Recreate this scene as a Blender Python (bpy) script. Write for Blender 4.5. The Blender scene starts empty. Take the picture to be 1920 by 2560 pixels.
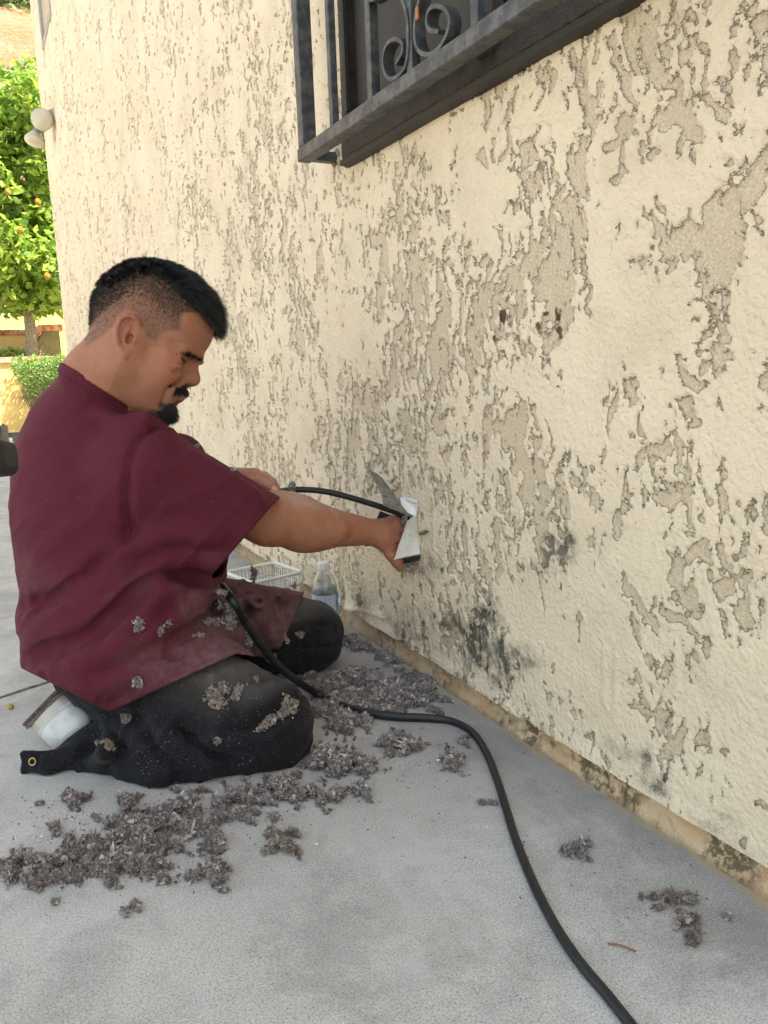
import bpy, math, random
import numpy as np
from mathutils import Matrix, Vector
random.seed(7); np.random.seed(7)
SC = bpy.context.scene
# ------------------------------------------------------------------ camera
FPX = 1960.0            # focal length in pixels of the 1920x2560 photograph
H = 0.68                # camera height (m)
PITCH, ROLL, YAW = math.radians(10.6), math.radians(-2), math.radians(27)
_F = np.array([math.sin(YAW)*math.cos(PITCH), math.cos(YAW)*math.cos(PITCH), -math.sin(PITCH)])
_R = np.array([math.cos(YAW), -math.sin(YAW), 0.0]); _U = np.cross(_R, _F)
_c, _s = math.cos(ROLL), math.sin(ROLL)
VR = _c*_R+_s*_U; VU = -_s*_R+_c*_U; VF = _F
ORG = np.array([0, 0, H])
cd = bpy.data.cameras.new('camera'); cam = bpy.data.objects.new('camera', cd); SC.collection.objects.link(cam)
cd.sensor_fit = 'VERTICAL'; cd.sensor_height = 36; cd.sensor_width = 27; cd.lens = FPX/2560*36
cd.clip_start = 0.02; cd.clip_end = 400
M = Matrix.Identity(4)
for i in range(3):
    M[i][0] = VR[i]; M[i][1] = VU[i]; M[i][2] = -VF[i]; M[i][3] = ORG[i]
cam.matrix_world = M
SC.camera = cam
# ------------------------------------------------------------------ light
w = bpy.data.worlds.new('World'); SC.world = w; w.use_nodes = True
nt = w.node_tree; bg = nt.nodes['Background']; sky = nt.nodes.new('ShaderNodeTexSky')
sky.sky_type = 'NISHITA'; sky.sun_disc = False
SUN_EL = math.radians(58); SUN_AZ = np.array([0.80, -0.60])      # the sun stands behind the house
sky.sun_elevation = SUN_EL; sky.sun_rotation = math.atan2(SUN_AZ[0], SUN_AZ[1])
sky.air_density = 1.0; sky.dust_density = 2.0; sky.altitude = 200
_mx = nt.nodes.new('ShaderNodeMix'); _mx.data_type = 'RGBA'; _mx.blend_type = 'MULTIPLY'; _mx.inputs[0].default_value = 1; _mx.inputs[7].default_value = (1, .81, .575, 1)
nt.links.new(sky.outputs[0], _mx.inputs[6]); nt.links.new(_mx.outputs[2], bg.inputs[0]); bg.inputs[1].default_value = 0.15
ld = bpy.data.lights.new('sun', 'SUN'); ld.energy = 3.9; ld.angle = math.radians(0.53); ld.color = (1, .95, .86)
sun = bpy.data.objects.new('sun', ld); SC.collection.objects.link(sun)
sd = Vector((SUN_AZ[0]*math.cos(SUN_EL), SUN_AZ[1]*math.cos(SUN_EL), math.sin(SUN_EL)))
sun.rotation_euler = sd.to_track_quat('Z', 'Y').to_euler(); sun.location = (0, 0, 12)
SC.view_settings.view_transform = 'Standard'; SC.view_settings.look = 'None'
SC.view_settings.gamma = 1; SC.view_settings.exposure = 2.38
# ------------------------------------------------------------------ helpers: coordinates
def V2W(P):
    P = np.asarray(P, dtype=np.float64)
    return ORG + P[..., 0:1]*VR + P[..., 1:2]*VU + P[..., 2:3]*VF
def C(x, y, d): return np.array([(x-960)/FPX*d, -(y-1280)/FPX*d, d])
def pix(x, y, d): return V2W(C(x, y, d))
def on_ground(x, y, z=0.0):
    r = V2W(C(x, y, 1.0))-ORG; t = (z-H)/r[2]; return ORG+t*r
def on_x(x, y, X):
    r = V2W(C(x, y, 1.0))-ORG; t = X/r[0]; return ORG+t*r
def on_y(x, y, Y):
    r = V2W(C(x, y, 1.0))-ORG; t = Y/r[1]; return ORG+t*r
def W2V(P):
    q = np.asarray(P)-ORG
    return np.stack([q@VR, q@VU, q@VF], -1)
def W2P(P):
    v = W2V(P); return 960+FPX*v[..., 0]/v[..., 2], 1280-FPX*v[..., 1]/v[..., 2]
WALL = 0.902*H/0.75
# ------------------------------------------------------------------ helpers: noise
_rng = np.random.RandomState(11)
_perm = _rng.permutation(256).astype(np.int32); _perm = np.concatenate([_perm, _perm, _perm])
_grad = _rng.normal(size=(256, 3)).astype(np.float32); _grad /= np.linalg.norm(_grad, axis=1, keepdims=True)
def perlin(x, y, z=0.0):
    x, y, z = np.broadcast_arrays(np.asarray(x, np.float32), np.asarray(y, np.float32), np.asarray(z, np.float32))
    xi, yi, zi = np.floor(x).astype(np.int32), np.floor(y).astype(np.int32), np.floor(z).astype(np.int32)
    fx, fy, fz = x-xi, y-yi, z-zi
    u, v, w_ = [t*t*t*(t*(t*6-15)+10) for t in (fx, fy, fz)]
    xi &= 255; yi &= 255; zi &= 255
    def g(dx, dy, dz):
        h = _perm[_perm[_perm[(xi+dx) & 255]+((yi+dy) & 255)]+((zi+dz) & 255)]
        G = _grad[h & 255]
        return G[..., 0]*(fx-dx)+G[..., 1]*(fy-dy)+G[..., 2]*(fz-dz)
    def L(a, b, t): return a+(b-a)*t
    return 1.5*L(L(L(g(0,0,0), g(1,0,0), u), L(g(0,1,0), g(1,1,0), u), v),
             L(L(g(0,0,1), g(1,0,1), u), L(g(0,1,1), g(1,1,1), u), v), w_)
def fbm(x, y, z=0.0, o=4, g=.5):
    r = 0; a = 1; s = 0
    for i in range(o):
        r = r+a*perlin(x*2**i+i*17.3, y*2**i+i*9.1, np.asarray(z)*2**i+i*5.7); s += a; a *= g
    return r/s*1.4
def sstep(a, b, x):
    t = np.clip((x-a)/(b-a), 0, 1); return t*t*(3-2*t)
# ------------------------------------------------------------------ helpers: objects
def tag(o, label=None, cat=None, group=None, kind=None):
    if label: o['label'] = label
    if cat: o['category'] = cat
    if group: o['group'] = group
    if kind: o['kind'] = kind
    return o
def loc_of(p):
    l = np.zeros(3)
    while p is not None:
        l += np.array(p.location); p = p.parent
    return l
def mesh_obj(name, verts, faces, mat, parent=None, base=None, smooth=True, attrs=None, mats=None, midx=None):
    """verts in world metres; the object origin is put at base (or its parent's origin)"""
    v = np.asarray(verts, dtype=np.float64).reshape(-1, 3)
    me = bpy.data.meshes.new(name)
    if base is None: base = np.zeros(3) if parent is None else loc_of(parent)
    v = v-np.asarray(base)
    if isinstance(faces, np.ndarray) and faces.ndim == 2:
        n = faces.shape[1]; nf = len(faces)
        me.vertices.add(len(v)); me.vertices.foreach_set('co', v.astype(np.float32).ravel())
        me.loops.add(nf*n); me.loops.foreach_set('vertex_index', faces.astype(np.int32).ravel())
        me.polygons.add(nf); me.polygons.foreach_set('loop_start', (np.arange(nf)*n).astype(np.int32))
        me.update(calc_edges=True)
    else:
        me.from_pydata([tuple(a) for a in v], [], [tuple(int(i) for i in f) for f in faces]); me.update()
    if smooth: me.polygons.foreach_set('use_smooth', np.ones(len(me.polygons), dtype=bool))
    for k, a in (attrs or {}).items():
        a = np.asarray(a, np.float32)
        if a.ndim == 2:
            at = me.attributes.new(k, 'FLOAT_COLOR', 'POINT')
            c = np.ones((len(v), 4), np.float32); c[:, :3] = a[:, :3]; at.data.foreach_set('color', c.ravel())
        else:
            at = me.attributes.new(k, 'FLOAT', 'POINT'); at.data.foreach_set('value', a)
    for m in (mats or [mat]): me.materials.append(m)
    if midx is not None: me.polygons.foreach_set('material_index', np.asarray(midx, np.int32))
    o = bpy.data.objects.new(name, me); SC.collection.objects.link(o)
    if parent is not None:
        o.parent = parent; o.location = tuple(np.asarray(base)-loc_of(parent))
    else: o.location = tuple(base)
    return o
def empty(name, loc):
    o = bpy.data.objects.new(name, None); SC.collection.objects.link(o); o.location = tuple(loc); o.empty_display_size = .05
    return o
class MB:
    """collects shapes into one mesh"""
    def __init__(s): s.v = []; s.f = []
    def add(s, v, f):
        n = len(s.v); s.v.extend([tuple(a) for a in v]); s.f.extend([tuple(i+n for i in q) for q in f]); return s
    def box(s, lo, hi, b=0.0):
        lo = np.array(lo, float); hi = np.array(hi, float)
        return s.obox((lo+hi)/2, (hi-lo)/2, np.eye(3), b)
    def obox(s, c, h, ax, b=0.0):
        """oriented box with chamfered edges; ax rows are its axes"""
        c = np.asarray(c, float); h = np.asarray(h, float); ax = np.asarray(ax, float)
        if b <= 0:
            v = [c+sx*h[0]*ax[0]+sy*h[1]*ax[1]+sz*h[2]*ax[2] for sx in (-1, 1) for sy in (-1, 1) for sz in (-1, 1)]
            return s.add(v, [(0,1,3,2),(4,6,7,5),(0,4,5,1),(2,3,7,6),(0,2,6,4),(1,5,7,3)])
        vs = []; idx = {}
        for sx in (-1, 1):
            for sy in (-1, 1):
                for sz in (-1, 1):
                    for k in range(3):
                        hh = h-b; hh[k] = h[k]
                        idx[(sx, sy, sz, k)] = len(vs); vs.append(c+sx*hh[0]*ax[0]+sy*hh[1]*ax[1]+sz*hh[2]*ax[2])
        f = []
        for sgn in (-1, 1):
            f.append([idx[(sgn, a, d, 0)] for a, d in ((-1,-1),(1,-1),(1,1),(-1,1))])
            f.append([idx[(a, sgn, d, 1)] for a, d in ((-1,-1),(1,-1),(1,1),(-1,1))])
            f.append([idx[(a, d, sgn, 2)] for a, d in ((-1,-1),(1,-1),(1,1),(-1,1))])
        for a in (-1, 1):
            for d in (-1, 1):
                f.append([idx[(a, d, -1, 0)], idx[(a, d, 1, 0)], idx[(a, d, 1, 1)], idx[(a, d, -1, 1)]])
                f.append([idx[(a, -1, d, 0)], idx[(a, 1, d, 0)], idx[(a, 1, d, 2)], idx[(a, -1, d, 2)]])
                f.append([idx[(-1, a, d, 1)], idx[(1, a, d, 1)], idx[(1, a, d, 2)], idx[(-1, a, d, 2)]])
                for e in (-1, 1): f.append([idx[(a, d, e, k)] for k in range(3)])
        return s.add(vs, f)
    def tube(s, pts, r, n=12, cap=True, flat=1.0, up=None):
        pts = [np.asarray(p, float) for p in pts]; m = len(pts)
        r = [r]*m if np.isscalar(r) else list(r)
        v = []; prev = None
        for i, p in enumerate(pts):
            t = pts[min(i+1, m-1)]-pts[max(i-1, 0)]; t /= np.linalg.norm(t)+1e-9
            if prev is None:
                a = np.array(up, float) if up is not None else (np.array([0, 0, 1.]) if abs(t[2]) < .9 else np.array([1., 0, 0]))
            else: a = prev
            a = a-t*(a@t); a /= np.linalg.norm(a)+1e-9; prev = a; b = np.cross(t, a)
            for k in range(n):
                q = 2*math.pi*k/n; v.append(p+r[i]*(math.cos(q)*a+flat*math.sin(q)*b))
        f = [(i*n+k, i*n+(k+1) % n, (i+1)*n+(k+1) % n, (i+1)*n+k) for i in range(m-1) for k in range(n)]
        if cap: f += [tuple(range(n))[::-1], tuple((m-1)*n+k for k in range(n))]
        return s.add(v, f)
    def lathe(s, c, prof, n=32, axis=(0, 0, 1), cap=(True, True)):
        c = np.asarray(c, float); t = np.asarray(axis, float); t /= np.linalg.norm(t)
        a = np.array([1., 0, 0]) if abs(t[0]) < .8 else np.array([0, 1., 0]); a -= t*(a@t); a /= np.linalg.norm(a); b = np.cross(t, a)
        v = [c+h*t+r*(math.cos(2*math.pi*k/n)*a+math.sin(2*math.pi*k/n)*b) for r, h in prof for k in range(n)]
        m = len(prof)
        f = [(i*n+k, i*n+(k+1) % n, (i+1)*n+(k+1) % n, (i+1)*n+k) for i in range(m-1) for k in range(n)]
        if cap[0]: f.append(tuple(range(n))[::-1])
        if cap[1]: f.append(tuple((m-1)*n+k for k in range(n)))
        return s.add(v, f)
    def build(s, name, mat, parent=None, base=None, smooth=False, **kw):
        o = mesh_obj(name, s.v, s.f, mat, parent, base, smooth, **kw); return o
def spline(pts, n=8):
    """Catmull-Rom through pts (any dimension)"""
    p = [np.asarray(q, float) for q in pts]; p = [2*p[0]-p[1]]+p+[2*p[-1]-p[-2]]; out = []
    for i in range(1, len(p)-2):
        for k in range(n):
            t = k/n; a, b, c, d = p[i-1:i+3]
            out.append(.5*((2*b)+(c-a)*t+(2*a-5*b+4*c-d)*t*t+(3*b-a-3*c+d)*t**3))
    out.append(p[-2]); return out
# ------------------------------------------------------------------ helpers: materials
class NT:
    def __init__(s, name):
        s.m = bpy.data.materials.new(name); s.m.use_nodes = True; s.t = s.m.node_tree
        s.b = s.t.nodes['Principled BSDF']; s.out = s.t.nodes['Material Output']
    def n(s, t, **k):
        o = s.t.nodes.new(t)
        for a, b in k.items(): setattr(o, a, b)
        return o
    def l(s, a, b): s.t.links.new(a, b)
    def val(s, sock, v):
        if hasattr(v, 'links') or hasattr(v, 'is_output'): s.l(v, sock)
        else: sock.default_value = v
    def geo(s): return s.n('ShaderNodeNewGeometry').outputs['Position']
    def obj(s): return s.n('ShaderNodeTexCoord').outputs['Object']
    def mapv(s, v, scale=(1, 1, 1), loc=(0, 0, 0), rot=(0, 0, 0)):
        o = s.n('ShaderNodeMapping'); s.l(v, o.inputs[0]); o.inputs['Scale'].default_value = scale
        o.inputs['Location'].default_value = loc; o.inputs['Rotation'].default_value = rot; return o.outputs[0]
    def noise(s, v, scale, detail=3, rough=.55, dist=0, col=False):
        o = s.n('ShaderNodeTexNoise'); s.l(v, o.inputs['Vector']); o.inputs['Scale'].default_value = scale
        o.inputs['Detail'].default_value = detail; o.inputs['Roughness'].default_value = rough; o.inputs['Distortion'].default_value = dist
        return o.outputs['Color' if col else 'Fac']
    def voro(s, v, scale, feat='F1', out='Distance', rnd=1):
        o = s.n('ShaderNodeTexVoronoi'); o.feature = feat; s.l(v, o.inputs['Vector']); o.inputs['Scale'].default_value = scale
        o.inputs['Randomness'].default_value = rnd
        return o.outputs[out]
    def attr(s, name, out='Fac'):
        o = s.n('ShaderNodeAttribute'); o.attribute_name = name; return o.outputs[out]
    def math(s, op, a, b=0.0, c=0.0, clamp=False):
        o = s.n('ShaderNodeMath'); o.operation = op; o.use_clamp = clamp
        s.val(o.inputs[0], a); s.val(o.inputs[1], b); s.val(o.inputs[2], c); return o.outputs[0]
    def ss(s, v, a, b, lo=0.0, hi=1.0):
        o = s.n('ShaderNodeMapRange'); o.interpolation_type = 'SMOOTHSTEP'; s.l(v, o.inputs[0])
        for i, q in enumerate((a, b, lo, hi)): s.val(o.inputs[i+1], q)
        return o.outputs[0]
    def mix(s, f, a, b, mode='MIX'):
        o = s.n('ShaderNodeMix'); o.data_type = 'RGBA'; o.blend_type = mode; s.val(o.inputs[0], f)
        for i, q in ((6, a), (7, b)):
            if isinstance(q, tuple): q = (*q[:3], 1)
            s.val(o.inputs[i], q)
        return o.outputs[2]
    def bump(s, h, dist=.001, strength=1.0, nrm=None):
        o = s.n('ShaderNodeBump'); s.l(h, o.inputs['Height']); o.inputs['Distance'].default_value = dist
        o.inputs['Strength'].default_value = strength
        if nrm is not None: s.l(nrm, o.inputs['Normal'])
        return o.outputs[0]
    def set(s, **k):
        for a, v in k.items():
            sock = s.b.inputs[a.replace('_', ' ')]
            if isinstance(v, tuple) and len(v) == 3: v = (*v, 1)
            s.val(sock, v)
        return s
def simple(name, col, rough=.6, metal=0.0, vary=.12, vscale=30, bump=.0, bscale=200, **kw):
    t = NT(name); p = t.geo()
    n = t.noise(p, vscale, 4, .6)
    c = t.mix(t.ss(n, .3, .7), tuple(q*(1-vary) for q in col), tuple(min(1, q*(1+vary)) for q in col))
    t.set(Base_Color=c, Roughness=rough, Metallic=metal, **kw)
    if bump > 0: t.l(t.bump(t.noise(p, bscale, 3), bump), t.b.inputs['Normal'])
    return t.m
# ------------------------------------------------------------------ signed-distance modelling (numpy) and sparse surface nets
class SDF:
    """ordered list of shapes in the camera-aligned metric frame; each later one is blended into the result so far"""
    def __init__(s): s.p = []
    def _a(s, fn, c, R, k, op): s.p.append((fn, np.asarray(c, np.float32), float(R), float(k), op)); return s
    def cone(s, a, b, ra, rb=None, k=.02, op='u'):
        rb = ra if rb is None else rb
        a = np.asarray(a, np.float32); b = np.asarray(b, np.float32); ab = b-a; L2 = float(ab@ab)+1e-12
        def fn(P):
            t = np.clip(((P-a)@ab)/L2, 0, 1)
            return np.linalg.norm(P-a-t[:, None]*ab, axis=1)-(ra+(rb-ra)*t)
        return s._a(fn, (a+b)/2, np.linalg.norm(ab)/2+max(ra, rb), k, op)
    def chain(s, pts, r, k=.02, op='u'):
        r = [r]*len(pts) if np.isscalar(r) else r
        for i in range(len(pts)-1): s.cone(pts[i], pts[i+1], r[i], r[i+1], k, op)
        return s
    def ell(s, c, r, ax=None, k=.02, op='u'):
        c = np.asarray(c, np.float32); r = np.asarray(r, np.float32); ax = np.eye(3, dtype=np.float32) if ax is None else np.asarray(ax, np.float32)
        def fn(P):
            q = (P-c)@ax.T; k0 = np.linalg.norm(q/r, axis=1); k1 = np.linalg.norm(q/(r*r), axis=1)
            return k0*(k0-1)/np.maximum(k1, 1e-6)
        return s._a(fn, c, r.max(), k, op)
    def box(s, c, h, ax=None, rd=.01, k=.02, op='u'):
        c = np.asarray(c, np.float32); h = np.asarray(h, np.float32)-rd; ax = np.eye(3, dtype=np.float32) if ax is None else np.asarray(ax, np.float32)
        def fn(P):
            q = np.abs((P-c)@ax.T)-h
            return np.linalg.norm(np.maximum(q, 0), axis=1)+np.minimum(q.max(axis=1), 0)-rd
        return s._a(fn, c, np.linalg.norm(h)+rd, k, op)
    def glob(s, fn, op='f'):  # fn(P, d) -> d everywhere
        s.p.append((fn, None, 0, 0, op)); return s
    def ev(s, P, prims=None):
        P = np.asarray(P, np.float32); d = np.full(len(P), 10.0, np.float32)
        for fn, c, R, k, op in (s.p if prims is None else prims):
            if op == 'f': d = fn(P, d); continue
            e = fn(P)
            if op == 'u':
                h = np.maximum(k-np.abs(d-e), 0)/k if k > 0 else 0; d = np.minimum(d, e)-h*h*k*.25
            elif op == 's':
                h = np.maximum(k-np.abs(d+e), 0)/k if k > 0 else 0; d = np.maximum(d, -e)+h*h*k*.25
            elif op == 'i':
                d = np.maximum(d, e)
        return d
    def near(s, c, rad):
        return [q for q in s.p if q[4] in ('f', 'i') or np.linalg.norm(q[1]-c) < q[2]+rad+q[3]*2+.012]
    def trace(s, x, y, d0=.9, d1=2.3, off=0.0):
        """where the rays through photo pixels (x, y) meet the surface"""
        x = np.atleast_1d(np.asarray(x, float)); y = np.atleast_1d(np.asarray(y, float))
        D = np.stack([(x-960)/FPX, -(y-1280)/FPX, np.ones_like(x)], -1); t = np.full(len(x), d0)
        for _ in range(70):
            t = t+np.clip(s.ev(D*t[:, None])-off, -.02, .05)*.8/np.linalg.norm(D, axis=1); t = np.minimum(t, d1)
        return D*t[:, None], t < d1-1e-3
    def surface(s, cell, lo, hi, B=20):
        lo = np.asarray(lo, float); hi = np.asarray(hi, float)
        nb = np.ceil((hi-lo)/(cell*B)).astype(int); N = nb*B+2
        ii = np.stack(np.meshgrid(*[np.arange(n) for n in nb], indexing='ij'), -1).reshape(-1, 3)
        cen = lo+(ii+.5)*B*cell
        dc = s.ev(cen); hd = B*cell*.5*math.sqrt(3)
        ii = ii[np.abs(dc) < hd*1.25+.02]
        VI = []; VP = []; Q = []
        g = np.arange(-1, B+1); off = np.stack(np.meshgrid(g, g, g, indexing='ij'), -1).reshape(-1, 3); m = B+2
        def gid(i): return (i[..., 0]+1)*(N[1]+2)*(N[2]+2)+(i[..., 1]+1)*(N[2]+2)+(i[..., 2]+1)
        cr = np.array([[x, y, z] for x in (0, 1) for y in (0, 1) for z in (0, 1)])
        for b in ii:
            c = lo+(b+.5)*B*cell; pr = s.near(c, hd+cell*2)
            P = lo+(b*B+off)*cell; D = s.ev(P, pr).reshape(m, m, m)
            if D.min() > 0 or D.max() < 0: continue
            S = D < 0
            # cells
            cs = S[:-1, :-1, :-1].astype(np.int8)
            tot = sum(S[x:m-1+x, y:m-1+y, z:m-1+z].astype(np.int8) for x, y, z in cr)
            ci = np.argwhere((tot > 0) & (tot < 8))
            if len(ci) == 0: continue
            acc = np.zeros((len(ci), 3)); cnt = np.zeros(len(ci))
            for ax in range(3):
                for o1 in (0, 1):
                    for o2 in (0, 1):
                        o = [0, 0, 0]; oth = [a for a in range(3) if a != ax]; o[oth[0]] = o1; o[oth[1]] = o2
                        a = ci+o; e = a.copy(); e[:, ax] += 1
                        da = D[a[:, 0], a[:, 1], a[:, 2]]; de = D[e[:, 0], e[:, 1], e[:, 2]]
                        cx = (da < 0) != (de < 0); t = np.where(cx, da/np.where(cx, da-de, 1), 0)
                        p = a.astype(float); p[:, ax] += t
                        acc += p*cx[:, None]; cnt += cx
            pos = acc/cnt[:, None]
            G = b*B+ci-1
            VI.append(gid(G)); VP.append(lo+(b*B+pos-1)*cell)
            # quads for edges based in nodes 0..B-1 (index+1)
            I = slice(1, B+1)
            for ax in range(3):
                sh = [I, I, I]; sh[ax] = slice(2, B+2)
                A = S[I, I, I]; E = S[tuple(sh)]
                ed = np.argwhere(A != E)
                if len(ed) == 0: continue
                nd = b*B+ed; fl = A[ed[:, 0], ed[:, 1], ed[:, 2]]
                u, v = [(1, 2), (2, 0), (0, 1)][ax]
                c0 = nd.copy(); c1 = nd.copy(); c1[:, u] -= 1; c2 = c1.copy(); c2[:, v] -= 1; c3 = nd.copy(); c3[:, v] -= 1
                q = np.stack([gid(c0), gid(c1), gid(c2), gid(c3)], 1)
                q[~fl] = q[~fl][:, ::-1]
                Q.append(q)
        VI = np.concatenate(VI); VP = np.concatenate(VP); Q = np.concatenate(Q)
        ids, first = np.unique(VI, return_index=True); P = VP[first]
        k = np.searchsorted(ids, Q); k = np.minimum(k, len(ids)-1); ok = (ids[k] == Q).all(axis=1)
        F = k[ok]
        used = np.unique(F); rm = np.full(len(ids), -1); rm[used] = np.arange(len(used))
        return P[used], rm[F]
def smooth_mesh(P, F, it=1, lam=.5):
    for _ in range(it):
        S = np.zeros_like(P); n = np.zeros(len(P))
        for a, b in ((0, 1), (1, 2), (2, 3), (3, 0)):
            np.add.at(S, F[:, a], P[F[:, b]]); np.add.at(n, F[:, a], 1)
            np.add.at(S, F[:, b], P[F[:, a]]); np.add.at(n, F[:, b], 1)
        P = P+lam*(S/np.maximum(n, 1)[:, None]-P)
    return P
def cutplane(a, b, side):
    """half-space bounded by the plane through the eye and photo pixels a, b; kept where side pixel lies"""
    n = np.cross(C(*a, 1.0), C(*b, 1.0)); n /= np.linalg.norm(n)
    if C(*side, 1.0)@n > 0: n = -n
    n = n.astype(np.float32)
    return lambda P: P@n
# ================================================================== the setting
# ---- concrete
def concrete():
    t = NT('concrete'); p = t.geo()
    sx = t.n('ShaderNodeSeparateXYZ'); t.l(p, sx.inputs[0]); X = sx.outputs[0]
    big = t.noise(p, 1.6, 4, .6); mid = t.noise(p, 9, 5, .65, .4); fine = t.noise(p, 420, 2, .7); gr = t.noise(p, 330, 2, .9)
    c = t.mix(t.ss(big, .35, .65), (.485, .48, .455), (.59, .58, .54))
    c = t.mix(t.math('MULTIPLY', t.ss(mid, .42, .66), .6), c, (.31, .308, .29))
    c = t.mix(t.ss(gr, .3, .7), c, (.52, .515, .50), 'MULTIPLY') if False else c
    c = t.mix(t.math('MULTIPLY', t.ss(gr, .45, .58), .45), c, (.72, .71, .67)); c = t.mix(t.math('MULTIPLY', t.ss(t.noise(p, 260, 3, .9), .50, .62), .42), c, (.24, .235, .22)); bl = t.noise(p, 4.2, 7, .78, .6); c = t.mix(t.ss(bl, .50, .62, 0, .42), c, (.30, .295, .275)); c = t.mix(t.ss(bl, .46, .36, 0, .35), c, (.66, .66, .635))
    c = t.mix(t.math('MULTIPLY', t.ss(t.noise(t.mapv(p, (1, 1, 1), (3, 7, 1)), 390, 2, .9), .50, .62), .6), c, (.14, .138, .132))
    v = t.voro(p, 95); c = t.mix(t.math('MULTIPLY', t.ss(v, .13, .06), t.math('GREATER_THAN', t.noise(p, 33, 2), .60)), c, (.13, .125, .12))
    wv = t.voro(p, 60, rnd=1); c = t.mix(t.math('MULTIPLY', t.ss(wv, .09, .05), t.math('GREATER_THAN', t.noise(p, 21, 2), .64)), c, (.78, .77, .74))
    # dark damp, dusty margin beside the wall
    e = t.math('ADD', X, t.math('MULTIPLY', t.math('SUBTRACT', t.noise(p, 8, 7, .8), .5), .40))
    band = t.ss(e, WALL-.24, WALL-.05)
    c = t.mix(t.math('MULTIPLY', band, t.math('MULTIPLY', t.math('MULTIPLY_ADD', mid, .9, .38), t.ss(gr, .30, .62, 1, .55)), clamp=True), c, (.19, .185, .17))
    tan = t.math('ADD', X, t.math('MULTIPLY', t.math('SUBTRACT', t.noise(p, 25, 4), .5), .05))
    c = t.mix(t.ss(tan, WALL-.022, WALL-.004), c, (.42, .33, .20))
    cr = t.math('ABSOLUTE', t.math('SUBTRACT', t.math('ADD', X, t.math('MULTIPLY', t.math('SUBTRACT', t.noise(p, 7, 5, .7), .5), .05)), WALL-.085)); sy_ = t.n('ShaderNodeSeparateXYZ'); t.l(p, sy_.inputs[0])
    c = t.mix(t.math('MULTIPLY', t.math('MULTIPLY', t.ss(cr, .0016, .0005), t.ss(t.noise(p, 11, 3), .50, .60, 0, .55)), t.ss(sy_.outputs[1], 1.5, 1.1)), c, (.10, .09, .08))
    st_ = t.noise(t.mapv(p, (1, .6, 1), (4, 2, 0), (0, 0, .6)), 3.2, 5, .7, .8); c = t.mix(t.ss(st_, .52, .70, 0, .38), c, (.25, .245, .225)); c = t.mix(t.ss(st_, .46, .30, 0, .35), c, (.60, .60, .58))
    # lint dust round the kneeling place
    dist = t.n('ShaderNodeVectorMath'); dist.operation = 'DISTANCE'; t.l(p, dist.inputs[0]); dist.inputs[1].default_value = (.55, 1.35, 0)
    d = t.math('ADD', dist.outputs['Value'], t.math('MULTIPLY', t.math('SUBTRACT', mid, .5), .5))
    c = t.mix(t.math('MULTIPLY', t.ss(d, .75, .2), .32), c, (.27, .25, .235))
    h = t.math('ADD', t.math('MULTIPLY', gr, .6), t.math('MULTIPLY', fine, .4))
    h = t.math('ADD', h, t.math('MULTIPLY', mid, .4))
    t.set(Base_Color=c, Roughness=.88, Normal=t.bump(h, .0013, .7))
    return t.m
MC = concrete()
J0 = on_ground(0, 1745); J1 = on_ground(130, 1703); js = (J1[1]-J0[1])/(J1[0]-J0[0])
def jy(x): return J0[1]+js*(x-J0[0])
def slab(name, quad, z=0.0):
    n = 1; v = [(*q, z) for q in quad]
    o = mesh_obj(name, v, [(0, 1, 2, 3)], MC, smooth=False); o['kind'] = 'structure'; return o
xr = WALL+.05
slab('pavement', [(-12, -4), (xr, -4), (xr, jy(xr)-.004), (-12, jy(xr)-.004+js*(-12-xr))])
yb = 9.2
slab('pavement', [(-12, jy(-12)+.006), (xr, jy(xr)+.006), (xr, yb), (-12, yb)])
def joint():
    b = MB(); xs = np.arange(-1.2, xr, .012); n = len(xs)
    e0 = .004+.0035*perlin(xs*22, 0.3)+.002*perlin(xs*90, 3.3); e1 = .006+.004*perlin(xs*19, 8.3)+.002*perlin(xs*80, 5.3)
    v = [(x, jy(x)-a, .0012) for x, a in zip(xs, e0)]+[(x, jy(x)+a+.001, .0012) for x, a in zip(xs, e1)]
    f = [(i, i+1, n+i+1, n+i) for i in range(n-1)]
    t = NT('joint dirt'); p = t.geo()
    t.set(Base_Color=t.mix(t.ss(t.noise(p, 60, 4), .35, .65), (.05, .05, .045), (.16, .155, .13)), Roughness=1.0)
    o = mesh_obj('pavement_joint', v, f, t.m, smooth=False); o['kind'] = 'structure'
joint()
g = mesh_obj('ground', [(-90, -60, -.02), (120, -60, -.02), (120, 160, -.02), (-90, 160, -.02)], [(0, 1, 2, 3)],
             simple('dry soil', (.34, .29, .21), .95, 0, .25, 1.2, .3, 40), smooth=False); g['kind'] = 'structure'
# ---- the stuccoed house
HOUSE = empty('stucco_house', (WALL, 3, 0))
tag(HOUSE, 'cream stucco house wall of rough trowelled plaster with dark mould patches near the ground', 'house')
YC = 8.02                                     # the far corner of the house
ZB = .047                                     # bottom edge of the stucco
WZ0, WY1, WY0 = on_x(885, 402, WALL)[2], on_x(880, 330, WALL)[1], .28    # window opening
WZ1 = 2.15
w2p = on_x(110, 128, WALL); W2Y, W2Z = w2p[1], w2p[2]
VENT = on_x(1012, 1325, WALL)
def wall_field():
    ys = [.30]
    while ys[-1] < YC: ys.append(ys[-1]+max(.0036, .0036*(ys[-1]/1.25)**1.55))
    ys[-1] = YC; ys = np.array(ys)
    zs = [ZB]
    while zs[-1] < 4.7: zs.append(zs[-1]+(.0036 if zs[-1] < 1.6 else .0036*(zs[-1]/1.6)**1.6))
    zs = np.array(zs)
    Y, Z = np.meshgrid(ys, zs, indexing='ij')
    return ys, zs, Y, Z
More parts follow.
